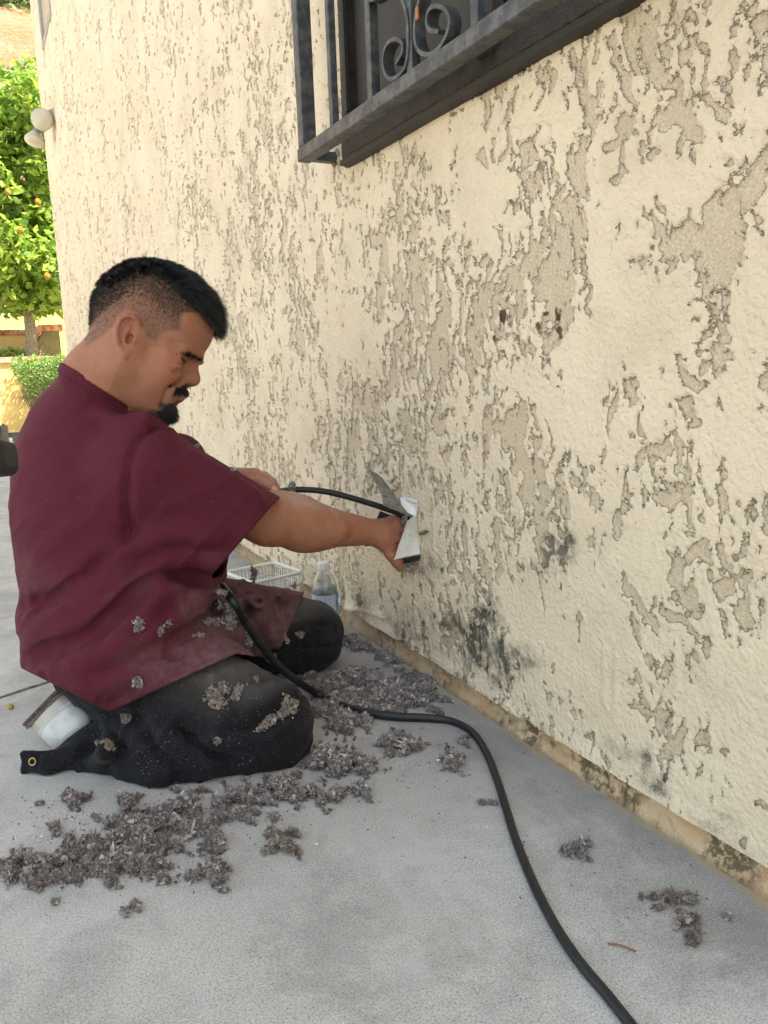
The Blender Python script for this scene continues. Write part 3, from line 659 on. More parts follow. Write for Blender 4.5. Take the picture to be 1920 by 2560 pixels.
def garden():
    Yl = 11.3                                       # low retaining wall
    z1 = Y_at(20, 908, Yl)[2]; z0c = z1; zc = Y_at(20, 893, Yl)[2]
    r = empty('garden_wall', (0, Yl, 0)); tag(r, 'low ochre garden wall with a red brick coping behind the clipped shrub', 'wall')
    m = MB(); m.box((-6, Yl, -.02), (6, Yl+.22, z1)); m.build('wall', MYW, r)
    m = MB()
    for i in range(48): x = -6+i*.25; m.box((x, Yl-.03, z1+.001), (x+.242, Yl+.25, zc), .006)
    m.build('coping', MBK, r)
    Ym = 12.9                                      # middle wall and the stone flight
    zt = Y_at(20, 820, Ym)[2]; zcc = Y_at(20, 834, Ym)[2]
    r = empty('terrace_wall', (0, Ym, 0)); tag(r, 'middle ochre terrace wall capped in red brick behind the citrus trunk', 'wall')
    m = MB(); m.box((-6, Ym+.5, 0), (.95, Ym+.75, zcc)); m.build('wall', MYW, r)
    m = MB()
    for i in range(28): x = -6+i*.25; m.box((x, Ym+.46, zcc+.001), (x+.242, Ym+.78, zt), .006)
    m.build('coping', MBK, r)
    # pier with sloping shoulder
    r = empty('stair_wall', (.8, Ym, 0)); tag(r, 'pale ochre stair wall with a sloping brick top and white stone slope beside it', 'wall')
    A = Y_at(60, 900, Ym); B_ = Y_at(108, 830, Ym); Cc = Y_at(148, 828, Ym); D = Y_at(156, 905, Ym)
    def prism(pts, y0, y1):
        n = len(pts); v = [(p[0], y0, p[2]) for p in pts]+[(p[0], y1, p[2]) for p in pts]
        return v, [tuple(range(n))[::-1], tuple(range(n, 2*n))]+[(i, (i+1) % n, n+(i+1) % n, n+i) for i in range(n)]
    m = MB(); m.add(*prism([A*np.array([1, 1, 0])+[0, 0, .3], A, B_, Cc, D, D*np.array([1, 1, 0])+[0, 0, .3]], Ym, Ym+.3)); m.build('wall', simple('pale ochre render', (.62, .52, .30), .92, 0, .1, 3, .4, 50), r)
    m = MB(); up = np.array([0, 0, .10])
    m.add(*prism([A+[0, 0, .004], B_+[-.02, 0, .004], B_+up+[-.06, 0, 0], A+up*.9+[-.1, 0, 0]], Ym-.03, Ym+.33)); m.add(*prism([B_+[-.018, 0, .004], Cc+[.05, 0, .004], Cc+up+[.05, 0, 0], B_+up+[-.058, 0, 0]], Ym-.035, Ym+.33)); m.build('coping', MBK, r)
    # flagstone slope left of it
    a0, a1, b0, b1 = Y_at(18, 892, Ym-.1), Y_at(70, 893, Ym-.1), Y_at(82, 822, Ym+.5), Y_at(106, 822, Ym+.5)
    xs = []; n = 30
    V = []; F = []
    for i in range(n+1):
        t = i/n; e = (1-t)**1.5
        l = a0+(b0-a0)*t; q = a1+(b1-a1)*t; l[2] = a0[2]+(b0[2]-a0[2])*t**1.25; q[2] = l[2]
        l[0] = a0[0]+(b0[0]-a0[0])*t**.75
        V += [l, q]
    F = [(2*i, 2*i+1, 2*i+3, 2*i+2) for i in range(n)]; nv = len(V); V += [v-np.array([0, 0, .12]) for v in V]
    F += [(nv+2*i, nv+2*i+2, nv+2*i+3, nv+2*i+1) for i in range(n)]+[(2*i, 2*i+2, nv+2*i+2, nv+2*i) for i in range(n)]+[(2*i+1, nv+2*i+1, nv+2*i+3, 2*i+3) for i in range(n)]
    t = NT('purple flagstones'); p = t.geo(); e = t.voro(p, 6, 'DISTANCE_TO_EDGE'); c = t.mix(t.ss(t.noise(p, 9, 3), .4, .6), (.40, .27, .27), (.30, .24, .30))
    t.set(Base_Color=t.mix(t.ss(e, .07, .12), (.80, .74, .70), c), Roughness=.85)
    mesh_obj('stone_slope', V, F, t.m, r, smooth=False)
    Yu = 14.6                                      # upper retaining wall
    zt = Y_at(10, 690, Yu)[2]
    m = MB(); m.box((-8, Yu, 0), (9, Yu+.3, zt)); o = m.build('upper_wall', MYW, None, (0, Yu, 0)); tag(o, 'tall plain ochre retaining wall behind the citrus tree', 'wall')
    # terraces of soil
    s = mesh_obj('terrace', [(-8, Yl+.2, z1-.06), (9, Yl+.2, z1-.06), (9, Yu+.02, z1-.02), (-8, Yu+.02, z1-.02)], [(0, 1, 2, 3)], simple('terrace soil', (.40, .38, .22), .95, 0, .3, 4), smooth=False); s['kind'] = 'structure'
    rs = np.random.RandomState(9)                   # ground cover in front of the middle wall
    n = 1500; P = np.stack([rs.uniform(-.6, .75, n), rs.uniform(Ym-.4, Ym+.4, n), z1+rs.rand(n)*.22], 1); V, F, T = leaf_mesh(P, None, .07, .02, rs, -.5)
    o = mesh_obj('ground_cover', V, F, leaf_mat('ground cover leaves', (.10, .17, .03), (.38, .48, .16)), None, (0, Ym, z1), False, {'tone': T}); o['kind'] = 'stuff'; tag(o, 'low pale green ground cover on the terrace in front of the middle wall', 'ground cover')
    return Yl, z1
YL, ZL = garden()
def shrub():
    rs = np.random.RandomState(3); d = 9.95; c = pix(105, 950, d)
    root = empty('clipped_shrub', (c[0], c[1], 0)); tag(root, 'clipped green shrub with a twiggy lower half in front of the low ochre wall', 'shrub')
    P = []
    for i in range(9000):
        x = rs.uniform(28, 215); t = rs.rand()**.8; ytop = 893+4*math.sin(x*.2)-(.10*(x-110) if x > 110 else 0); ybot = 1010-(.0025*(x-110)**2)+rs.normal()*4
        lo_l = 30+max(0, (t-.25))*60
        if x < lo_l: continue
        y = ytop+t*(ybot-ytop)
        if t > .45 and rs.rand() < (t-.45)*1.1: continue
        P.append(pix(x, y, d+rs.uniform(-.45, .45)))
    P = np.array(P); V, F, T = leaf_mesh(P, None, .045, .011, rs, -.35)
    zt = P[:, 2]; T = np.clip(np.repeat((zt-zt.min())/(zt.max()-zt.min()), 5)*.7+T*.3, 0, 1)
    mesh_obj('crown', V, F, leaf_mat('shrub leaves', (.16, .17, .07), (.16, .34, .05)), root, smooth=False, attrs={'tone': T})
    m = MB()
    for i in range(60):
        x0, x1 = rs.uniform(95, 120), rs.uniform(45, 190); y1 = rs.uniform(930, 985)
        m.tube(spline([pix(x0, 1052, d), pix((x0+x1)/2+rs.uniform(-12, 12), 1005, d+rs.uniform(-.2, .2)), pix(x1, y1, d+rs.uniform(-.4, .4))], 4), list(np.linspace(.010, .003, 9)), 5)
    for i in range(14):
        x1 = rs.uniform(30, 70); m.tube(spline([pix(92, 1015, d), pix(70, 990, d), pix(x1, rs.uniform(990, 1030), d-.1)], 3), .003, 4)
    m.build('branches', simple('shrub twigs', (.22, .17, .10), .9), root)
shrub()
def pickets():
    mw = simple('weathered white wood', (.50, .47, .41), .85, 0, .2, 20, .3)
    root = empty('picket_fence', (.3, 8.6, 0)); tag(root, 'low weathered white picket fence seen behind the kneeling man at the left edge', 'fence')
    for x in (-26, -10, 8, 40, 62, 78, 95):
        y = 1058 if x < 20 else 1088; a = on_y(x, y, 8.6); m = MB(); h = a[2]
        m.add([(a[0]-.035, 8.6, 0), (a[0]+.035, 8.6, 0), (a[0]+.035, 8.6, h-.03), (a[0], 8.6, h), (a[0]-.035, 8.6, h-.03)]+[(a[0]-.035, 8.62, 0), (a[0]+.035, 8.62, 0), (a[0]+.035, 8.62, h-.03), (a[0], 8.62, h), (a[0]-.035, 8.62, h-.03)],
              [(0, 1, 2, 3, 4), (9, 8, 7, 6, 5)]+[(i, 5+i, 5+(i+1) % 5, (i+1) % 5) for i in range(5)]); m.build('picket', mw, root)
    m = MB(); m.box((-.6, 8.622, .10), (.75, 8.64, .15)); m.build('rail', mw, root)
pickets()
p_ = mesh_obj('path', [(-8, yb+.0, .0), (6, yb, .0), (6, YL, .0), (-8, YL, .0)], [(0, 1, 2, 3)], simple('pale stone path', (.48, .45, .38), .9, 0, .3, 8), smooth=False); p_['kind'] = 'structure'
def hill():
    n = 60; xs = np.linspace(-40, 60, n); ys = np.linspace(20, 75, n); X, Y = np.meshgrid(xs, ys, indexing='ij')
    Z = 1.5+(Y-20)*.62+1.4*fbm(X*.06, Y*.06, 3, 3)
    idx = np.arange(n*n).reshape(n, n); Q = np.stack([idx[:-1, :-1], idx[1:, :-1], idx[1:, 1:], idx[:-1, 1:]], -1).reshape(-1, 4)
    t = NT('dry grass slope'); p = t.geo(); c = t.mix(t.ss(t.noise(p, .35, 5, .65), .38, .62), (.30, .155, .06), (.32, .21, .12)); c = t.mix(t.ss(t.noise(p, 2.5, 5, .75), .5, .68), c, (.42, .30, .20))
    c = t.mix(t.ss(t.noise(p, 1.2, 4, .7), .60, .68), c, (.28, .20, .15)); t.set(Base_Color=c, Roughness=.95, Normal=t.bump(t.noise(p, 3, 5, .8), .5, 1))
    o = mesh_obj('hill', np.stack([X, Y, Z], -1).reshape(-1, 3), Q, t.m); o['kind'] = 'structure'
    rs = np.random.RandomState(21)
    MSTEM = simple('shrub stem', (.2, .15, .1), .9)
    def bush(label, pts, mat, L, Wd, n, r):
        c0 = pix(*pts[0]); P = np.concatenate([crown_pts(rs, n, pix(x, y, d), (r*d/28, r*d/28, r*.7*d/28), 14, r*.35*d/28)[0] for x, y, d in pts])
        V, F, T = leaf_mesh(P, None, L, Wd, rs); root = empty('hill_shrub', c0*np.array([1, 1, 0])); tag(root, label, 'shrub', None)
        mesh_obj('foliage', V, F, mat, root, smooth=False, attrs={'tone': T}); m = MB()
        for x, y, d in pts:
            q = pix(x, y, d); m = MB(); m.tube([q-[0, 0, r*1.6], q, q+[.1, 0, r*.4]], [.09, .06, .02], 6); m.build('stem', simple('shrub stem', (.2, .15, .1), .9), root)
    g1 = leaf_mat('olive shrub leaves', (.10, .16, .05), (.30, .40, .16)); g2 = leaf_mat('blue green shrub leaves', (.08, .15, .07), (.30, .38, .22))
    bush('olive green shrub on the hillside at the top left corner above the dry grass', [(5, 5, 42), (60, 18, 42), (110, -10, 43)], g1, .35, .09, 700, 1.3)
    bush('grey green bush at the foot of the dry slope just above the citrus tree', [(20, 225, 22), (70, 215, 22), (110, 240, 22), (-20, 250, 22), (60, 265, 20)], g2, .16, .045, 1000, .9)
hill()
# ---- twin flood lamp on the corner of the house
def floodlamp():
    base = on_x(133, 292, WALL); d = W2V(base)[2]
    root = empty('flood_lamp', base); tag(root, 'twin outdoor flood lamp with two round unlit bulbs on the far house corner', 'lamp')
    mg = simple('lamp housing', (.30, .27, .23), .5, .2); m = MB(); m.lathe(base, [(.055, 0), (.055, .02), (.045, .035)], 20, (-1, 0, 0)); m.tube([base+[-.03, 0, 0], pix(112, 322, d-.02), pix(102, 326, d-.02)], .022, 10); m.build('mount', mg, root, smooth=False)
    MLB = NT('frosted lamp glass'); MLB.set(Base_Color=(.50, .455, .35), Roughness=.10); MLB = MLB.m
    def bulb(c, ax, s=1.0):
        ax = np.array(ax, float); ax /= np.linalg.norm(ax)
        h = MB(); h.lathe(c, [(.022*s, -.13*s), (.027*s, -.12*s), (.028*s, -.06*s), (.034*s, -.045*s)], 20, ax); h.build('socket', mg, root, smooth=True)
        h = MB(); h.lathe(c, [(.034*s, -.05*s), (.058*s, -.01*s), (.068*s, .012*s), (.067*s, .024*s), (.055*s, .034*s), (.03*s, .041*s), (.004, .044*s)], 28, ax); h.build('bulb', MLB, root, smooth=True)
    bulb(pix(106, 299, d-.10), (-.25, -1, -.25), 1.22); bulb(pix(87, 348, d), (-.35, -.25, -.9), 1.12)
floodlamp()
# ================================================================== the kneeling man
def unit(v): v = np.asarray(v, float); return v/np.linalg.norm(v)
GN = np.array([VR[2], VU[2], VF[2]])           # ground height of a camera-frame point = P.GN + H
GNf = GN.astype(np.float32)
def height(P): return P@GNf+np.float32(H)
UPV = GN/np.linalg.norm(GN)
def facing(yaw): f = np.array([math.cos(yaw), 0, math.sin(yaw)]); return f
# --- head frame
HC = C(345, 835, 1.40); hy = math.radians(9); hp = math.radians(29)
_f0 = facing(hy); HS = np.array([math.sin(hy), 0, -math.cos(hy)]); _u0 = np.array([0, 1., 0])
HF = math.cos(hp)*_f0-math.sin(hp)*_u0; HU = math.sin(hp)*_f0+math.cos(hp)*_u0
HAX = np.stack([HF, HU, HS])
def hd(f, u, s): return HC+f*HF+u*HU+s*HS
def hl(P): return (P-HC)@HAX.T
def hpx(x, y, s):                               # photo pixel -> head frame point at lateral offset s
    r = C(x, y, 1.0); t = (s+HC@HS)/(r@HS); return r*t
def Z2(x, y): return 180+x*.2532, 600+y*.2532
def EL(S, f, u, s, r, k=.02, op='u', tilt=0):
    c, n = math.cos(tilt), math.sin(tilt); ax = np.stack([c*HF+n*HU, -n*HF+c*HU, HS]); return S.ell(hd(f, u, s), r, ax, k, op)
def head(S):
    EL(S, .012, .048, 0, (.098, .088, .075), .02)                     # skull
    EL(S, -.020, .030, 0, (.070, .078, .073), .03)                    # back of the head
    EL(S, .050, .045, 0, (.058, .062, .066), .03)                      # forehead
    EL(S, .055, -.035, 0, (.052, .080, .060), .03)                     # face
    for s in (-1, 1):
        EL(S, .079, -.022, s*.040, (.024, .020, .020), .022)           # cheekbone
        EL(S, .070, -.050, s*.040, (.026, .030, .020), .025)           # cheek
        S.cone(hd(.012, -.070, s*.052), hd(.092, -.098, s*.018), .024, .020, .035)   # jaw
        S.cone(hd(.010, -.020, s*.062), hd(.014, -.075, s*.052), .018, .022, .03)
        S.cone(hd(.109, .016, s*.012), hd(.088, .010, s*.045), .0100, .0098, .011)   # brow
    EL(S, .098, -.098, 0, (.024, .020, .026), .02)                     # chin
    EL(S, .096, -.062, 0, (.026, .034, .032), .022)                    # muzzle
    S.cone(hd(.104, .008, 0), hd(.121, -.020, 0), .0085, .0115, .010)  # nose
    S.ell(hd(.1195, -.0235, 0), (.0125, .0115, .0125), HAX, .010)
    for s in (-1, 1):
        EL(S, .108, -.030, s*.0125, (.011, .0095, .008), .007)
        EL(S, .1155, -.0385, s*.0065, (.0055, .0030, .0035), .002, 's')
        EL(S, .104, -.006, s*.031, (.015, .010, .014), .012, 's')       # orbit
        EL(S, .0885, -.0035, s*.0315, (.0135, .0110, .0150), .004)        # closed lid
        S.chain([hd(.1035, -.0010, s*.018), hd(.1015, -.0050, s*.028), hd(.0945, -.0060, s*.040), hd(.084, -.0035, s*.0490)], [.0016, .0022, .0024, .0016], .0015, 's')
        S.chain([hd(.1025, .0050, s*.018), hd(.100, .0060, s*.031), hd(.091, .0030, s*.044)], .0016, .003, 's')
        for a, b_ in ((.0015, .009), (-.002, .000), (-.006, -.011)):                # squint lines
            S.cone(hd(.083, a, s*.0505), hd(.066, b_, s*.0600), .0030, .0016, .003, 's')
        S.chain([hd(.1075, -.026, s*.021), hd(.103, -.040, s*.030), hd(.096, -.055, s*.035), hd(.092, -.066, s*.035)], [.0030, .0036, .0032, .0016], .006, 's')   # smile fold
        S.chain([hd(.103, -.012, s*.024), hd(.097, -.018, s*.036), hd(.087, -.018, s*.047)], [.0012, .0016, .0008], .006, 's')
    S.chain([hd(.1205, -.0505, 0), hd(.1165, -.052, -.012), hd(.103, -.060, -.026)], [.0060, .0055, .003], .005)
    S.chain([hd(.1205, -.0505, 0), hd(.1165, -.052, .012), hd(.103, -.060, .026)], [.0060, .0055, .003], .005)
    S.chain([hd(.1180, -.0645, 0), hd(.1145, -.0650, -.011), hd(.102, -.064, -.024)], [.0068, .006, .003], .005)
    S.chain([hd(.1180, -.0645, 0), hd(.1145, -.0650, .011), hd(.102, -.064, .024)], [.0068, .006, .003], .005)
    S.chain([hd(.109, -.060, -.030), hd(.117, -.0575, -.012), hd(.127, -.0572, 0), hd(.117, -.0575, .012), hd(.109, -.060, .030)], .0013, .0015, 's')
    EL(S, .124, -.078, 0, (.012, .006, .020), .010, 's')
    # ears
    for s in (1, -1):
        e = lambda x, y, o=0: hd(*(hl(hpx(*Z2(x, y), .080))[:2]), s*(.0735+o))
        EL(S, -.001, -.020, s*.071, (.015, .026, .006), .006, 'u', .25)
        S.chain([e(660, 870, .002), e(650, 810, .006), e(615, 765, .010), (e(555, 750, .012)), e(485, 790, .013), e(455, 860, .0135), e(445, 940, .013), e(455, 1020, .011), e(485, 1085, .008)], [.0030, .0035, .0038, .004, .004, .004, .0038, .0036, .0036], .004)
        S.chain([e(485, 1085, .008), e(515, 1140, .006), e(540, 1100, .004)], [.0045, .0058, .0045], .006)          # lobe
        S.chain([e(600, 860, .006), e(560, 870, .009), e(525, 930, .009), (e(515, 1000, .007)), e(540, 1050, .005)], [.0026, .003, .003, .003, .003], .004)   # antihelix
        S.chain([e(615, 950, .004), e(600, 1000, .006)], [.0038, .0036], .005)                                             # tragus
        S.ell(e(568, 975, .004), (.0062, .0095, .006), HAX, .004, 's'); S.ell(e(610, 850, .010), (.004, .007, .0045), HAX, .003, 's')
    return S
# --- main joints in the camera frame
SHR = C(362, 1168, 1.385); ELR = C(668, 1302, 1.53); WRR = C(945, 1332, 1.685)
SHL = C(430, 1170, 1.64); ELL_ = C(470, 1290, 1.79); WRL = C(592, 1207, 1.625)
NB = C(245, 985, 1.47)
tf = facing(math.radians(12)); ts = np.array([math.sin(math.radians(12)), 0, -math.cos(math.radians(12))]); TAX = np.stack([tf, [0, 1, 0], ts])
def arm(S, sh, el, wr, ru, re, rf, rw, k=.02):
    S.cone(sh, el, ru, re, k); m = el+(wr-el)*.30; S.cone(el, m, re, rf, k); S.cone(m, wr, rf, rw, k)
# ---- t-shirt
HEMN1 = cutplane((275, 1780), (600, 1630), (200, 1500)); HEMN2 = cutplane((590, 1634), (705, 1652), (640, 1500))
HEMF = cutplane((760, 1484), (692, 1640), (500, 1500)); HEMB = cutplane((100, 1694), (276, 1781), (250, 1500))
SLV = cutplane((704, 1238), (525, 1443), (400, 1200))
COL1 = cutplane((140, 908), (470, 1085), (300, 1300))
def shirt_outer():
    S = SDF()
    S.ell(C(232, 1190, 1.500), (.138, .185, .158), TAX, .04)
    S.ell(C(238, 1058, 1.490), (.088, .075, .130), TAX, .05)
    S.ell(C(313, 1360, 1.505), (.188, .205, .178), TAX, .07)
    S.ell(C(300, 1560, 1.510), (.172, .150, .185), TAX, .07)
    S.ell(C(250, 1680, 1.500), (.118, .085, .170), TAX, .05)
    S.cone(C(236, 1062, 1.47), C(350, 1150, 1.395), .056, .066, .05)
    S.cone(C(365, 1190, 1.385), C(640, 1356, 1.50), .088, .098, .035)
    SLI = len(S.p)-1; S.sl = S.p[SLI]
    S.cone(hd(-.020, -.105, 0), C(240, 1040, 1.49), .064, .074, .03)
    S.cone(C(240, 1055, 1.45), C(350, 1095, 1.43), .060, .050, .04)
    S.cone(SHL, SHL+(ELL_-SHL)*.75, .074, .080, .04)
    # the skirt of the shirt over both thighs
    S.cone(C(300, 1640, 1.450), C(668, 1806, 1.412), .128, .089, .05)
    S.cone(C(400, 1555, 1.62), C(768, 1584, 1.80), .116, .089, .06)
    S.ell(C(560, 1560, 1.60), (.09, .060, .10), TAX, .05)
    base = list(S.p); FL = []
    def fold(pts, r, dep, k, op):
        q, ok = B_.trace([a for a, _ in pts], [b for _, b in pts], 1.0, 2.0)
        FL.append((spline([C(*a, 1.0)*(z[2]+dep) for a, z in zip(pts, q)], 3), r, k, op))
    B_ = S
    for pts, r, dep, k, op in [
        ([(112, 1700), (200, 1655), (280, 1598), (400, 1548), (470, 1538)], .0080, -.004, .022, 's'),
        ([(150, 1690), (250, 1640), (330, 1590), (430, 1560), (520, 1530)], .0110, .006, .030, 'u'),
        ([(200, 1725), (290, 1680), (390, 1650), (500, 1612)], .0065, -.003, .020, 's'), ([(180, 1715), (280, 1700), (400, 1665)], .008, .004, .028, 'u'),
        ([(270, 1610), (340, 1540), (430, 1480), (540, 1440)], .0065, -.002, .025, 's'), ([(290, 1640), (330, 1560), (400, 1500), (520, 1470)], .008, .004, .030, 'u'),
        ([(90, 1640), (180, 1600), (280, 1540), (360, 1460)], .006, -.001, .030, 's'), ([(60, 1520), (160, 1480), (260, 1400)], .005, -.001, .030, 's'),
        ([(330, 1345), (400, 1400), (470, 1432), (530, 1445)], .012, -.002, .025, 's'), ([(325, 1150), (318, 1230), (322, 1300), (345, 1370)], .0045, -.0015, .014, 's'),
        ([(400, 1068), (345, 1100), (325, 1150)], .0035, -.0010, .012, 's'), ([(345, 1370), (430, 1330), (540, 1340)], .007, .004, .03, 'u'), ([(380, 1400), (470, 1385), (560, 1400)], .007, .004, .03, 'u'),
        ([(590, 1440), (600, 1500), (640, 1570), (690, 1640)], .016, -.006, .030, 's'), ([(575, 1450), (575, 1530), (620, 1610)], .009, .004, .03, 'u'), ([(640, 1450), (650, 1520), (690, 1600)], .008, .004, .03, 'u'),
        ([(660, 1460), (720, 1500), (740, 1530)], .006, .003, .02, 'u'), ([(470, 1610), (540, 1560), (590, 1520)], .007, .003, .025, 'u'), ([(430, 1600), (500, 1560), (560, 1500)], .006, -.003, .02, 's'),
        ([(420, 1010), (380, 1040), (330, 1050)], .006, .003, .02, 'u'), ([(250, 1040), (330, 1065), (400, 1062)], .005, .003, .022, 'u'), ([(480, 1150), (560, 1200), (640, 1250)], .006, .002, .03, 'u')]:
        fold(pts, r, dep, k, op)
    for q, r, k, op in FL: S.chain(q, r, k, op)
    def wr(P, d):
        m = np.abs(d) < .04; o = d.copy(); p = P[m]
        n = fbm(p[:, 0]*8+p[:, 1]*5, p[:, 1]*13-p[:, 0]*6, p[:, 2]*8, 3); low = sstep(.05, -.15, p[:, 1])
        r = np.clip(1-np.abs(fbm(p[:, 0]*6-p[:, 1]*3, p[:, 1]*11-p[:, 0]*8, p[:, 2]*6, 2))*2.4, -1, 1)
        o[m] = o[m]-.0035*n-(.0015+.0040*low)*r*r*np.sign(r); return o
    S.glob(wr)
    return S
SO = shirt_outer()
NCEN = C(285, 975, 1.47).astype(np.float32); NP0 = C(268, 978, 1.36).astype(np.float32)
NPN = unit(np.cross(C(160, 918, 1.50)-C(268, 978, 1.36), C(370, 1045, 1.50)-C(268, 978, 1.36))); NPN = (NPN if NPN[1] > 0 else -NPN).astype(np.float32)
def person_body():
    S = SDF(); head(S)
    # creases of the squinting face and neck, laid on the surface
    B0 = SDF(); B0.p = list(S.p); N0 = len(S.p); LN = []
    for pts, r, dp, k in [([(1050, 1140), (1010, 1110), (965, 1085)], .0014, 0, .0016), ([(1055, 1160), (1000, 1148), (945, 1130)], .0014, 0, .0016), ([(1060, 1180), (1010, 1188), (960, 1192)], .0012, 0, .0016), ([(1120, 1225), (1060, 1225), (990, 1215)], .0014, 0, .003),
                          ([(1075, 1165), (1110, 1190), (1150, 1215)], .0022, 0, .0012), ([(1070, 1120), (1120, 1150), (1180, 1190)], .0012, 0, .0025), ([(1085, 1380), (1020, 1430), (950, 1480), (915, 1560)], .0026, 0, .006), ([(1120, 1270), (1080, 1300), (1010, 1310)], .0018, 0, .008), ([(900, 1590), (870, 1650)], .0018, 0, .006)]:
        q, ok = B0.trace([Z2(*a)[0] for a in pts], [Z2(*a)[1] for a in pts], 1.1, 1.6)
        if ok.all(): LN.append((spline(q, 3), r, k))
    for q, r, k in LN: S.chain(q, [r*(.5+.5*math.sin(math.pi*i/(len(q)-1))) for i in range(len(q))], k, 's')
    # neck and shoulders
    S.cone(hd(-.012, -.035, 0), hd(-.018, -.110, 0), .053, .054, .03)
    S.cone(hd(.030, -.075, 0), hd(-.005, -.165, 0), .044, .052, .03)
    S.cone(hd(-.020, -.105, 0), C(240, 1040, 1.49), .054, .060, .04)
    S.cone(C(240, 1060, 1.49), SHR+[-.01, .0, .02], .060, .050, .05); S.cone(C(240, 1060, 1.50), SHL, .060, .050, .05)
    for s in (1,):
        S.cone(hd(-.010, -.060, .056), C(345, 1075, 1.43), .012, .013, .022)      # neck tendon
    S.ell(C(240, 1200, 1.505), (.105, .15, .13), TAX, .06); S.ell(C(300, 1370, 1.52), (.155, .17, .15), TAX, .08); S.ell(C(300, 1560, 1.53), (.14, .11, .15), TAX, .08)
    arm(S, SHR, ELR, WRR, .055, .046, .050, .0255)
    S.ell(C(705, 1275, 1.555), (.055, .036, .040), np.stack([unit(WRR-ELR), unit(np.cross(HS, unit(WRR-ELR))), HS]), .03)
    S.ell(C(772, 1322, 1.585), (.060, .036, .036), np.stack([unit(WRR-ELR), unit(np.cross(HS, unit(WRR-ELR))), HS]), .03)
    arm(S, SHL, ELL_, WRL, .052, .043, .044, .027)
    # right hand at the vent
    S.cone(WRR, C(985, 1318, 1.707), .0235, .026, .02); S.cone(C(960, 1345, 1.69), C(1000, 1352, 1.712), .022, .023, .02)
    kn = [C(1000, 1302, 1.722), C(1004, 1326, 1.715), C(1004, 1348, 1.712), C(1000, 1368, 1.712)]
    for i, q in enumerate(kn):
        a = q+np.array([.026-.003*i, .003, .016]); b_ = a+np.array([.016, -.006-.002*i, .017]); c_ = b_+np.array([.004, -.012, .014])
        S.chain([q-[.018, 0, .004], q, a, b_, c_], [.0115, .0112, .0100, .0090, .0080], .006)
    th = [C(965, 1362, 1.688), C(978, 1385, 1.692), C(992, 1404, 1.700), C(1000, 1420, 1.708)]
    S.chain(th, [.0165, .0125, .0110, .0085], .010)
    S.chain([C(962, 1304, 1.661), C(966, 1325, 1.655), C(962, 1348, 1.662)], [.0010, .0018, .0010], .003, 's')       # wrist creases
    S.chain([C(953, 1306, 1.660), C(956, 1326, 1.654), C(952, 1346, 1.660)], [.0008, .0012, .0008], .003, 's')
    S.chain([C(972, 1386, 1.672), C(988, 1379, 1.680), C(1002, 1377, 1.690)], [.0014, .0028, .0028], .005, 's')         # thumb web
    S.chain([C(985, 1334, 1.680), C(1003, 1334, 1.690)], [.0010, .0024], .005, 's'); S.chain([C(985, 1357, 1.682), C(1003, 1359, 1.690)], [.0010, .0024], .005, 's')
    # left hand closed on the hose
    S.cone(WRL, C(632, 1203, 1.615), .026, .028, .02); S.cone(C(618, 1222, 1.62), C(640, 1226, 1.615), .022, .022, .02)
    S.chain([C(628, 1205, 1.598), C(652, 1206, 1.590), C(673, 1216, 1.588), C(691, 1227, 1.592)], [.0150, .0110, .0100, .0080], .003)     # thumb
    S.chain([C(638, 1192, 1.622), C(662, 1192, 1.617), C(681, 1206, 1.614), C(690, 1224, 1.618), C(684, 1238, 1.610)], [.013, .0105, .0098, .0090, .0080], .003)
    for i in range(3):
        x = 672-i*12
        S.chain([C(636-3*i, 1200+8*i, 1.632), C(x, 1210+7*i, 1.640), C(x+8, 1236+4*i, 1.632), C(x+4, 1248+3*i, 1.612)], [.012, .0098, .0092, .0080], .005)
    # legs (inside the trousers)
    S.cone(C(300, 1600, 1.47), C(672, 1812, 1.415), .085, .058, .05); S.cone(C(672, 1830, 1.415), C(215, 1872, 1.46), .050, .035, .03)
    S.cone(C(400, 1560, 1.62), C(762, 1588, 1.80), .085, .062, .05); S.cone(C(760, 1600, 1.80), C(420, 1700, 1.80), .05, .038, .03)
    S.glob(lambda P, d: np.maximum(d, -(height(P)-.004)))
    def inside(P, d):                          # keep the neck and back within the shirt below the collar
        m = (np.linalg.norm(P-NCEN, axis=1) < .27) & ((P-NP0)@NPN < -.003) & ((P-HC.astype(np.float32))@HF.astype(np.float32) < .055)
        o = d.copy()
        if m.any(): o[m] = np.maximum(d[m], SO.ev(P[m])+.0105)
        return o
    S.glob(inside)
    return S
SB = person_body()
BASE = on_ground(330, 1860)
P, F = SB.surface(.0028, C(0, 600, 1.5)-[.05, 0, .45], C(1090, 600, 1.72)+[.0, .02, .22]) if False else SB.surface(.0026, (-.80, -.62, 1.15), (.14, .52, 1.98))
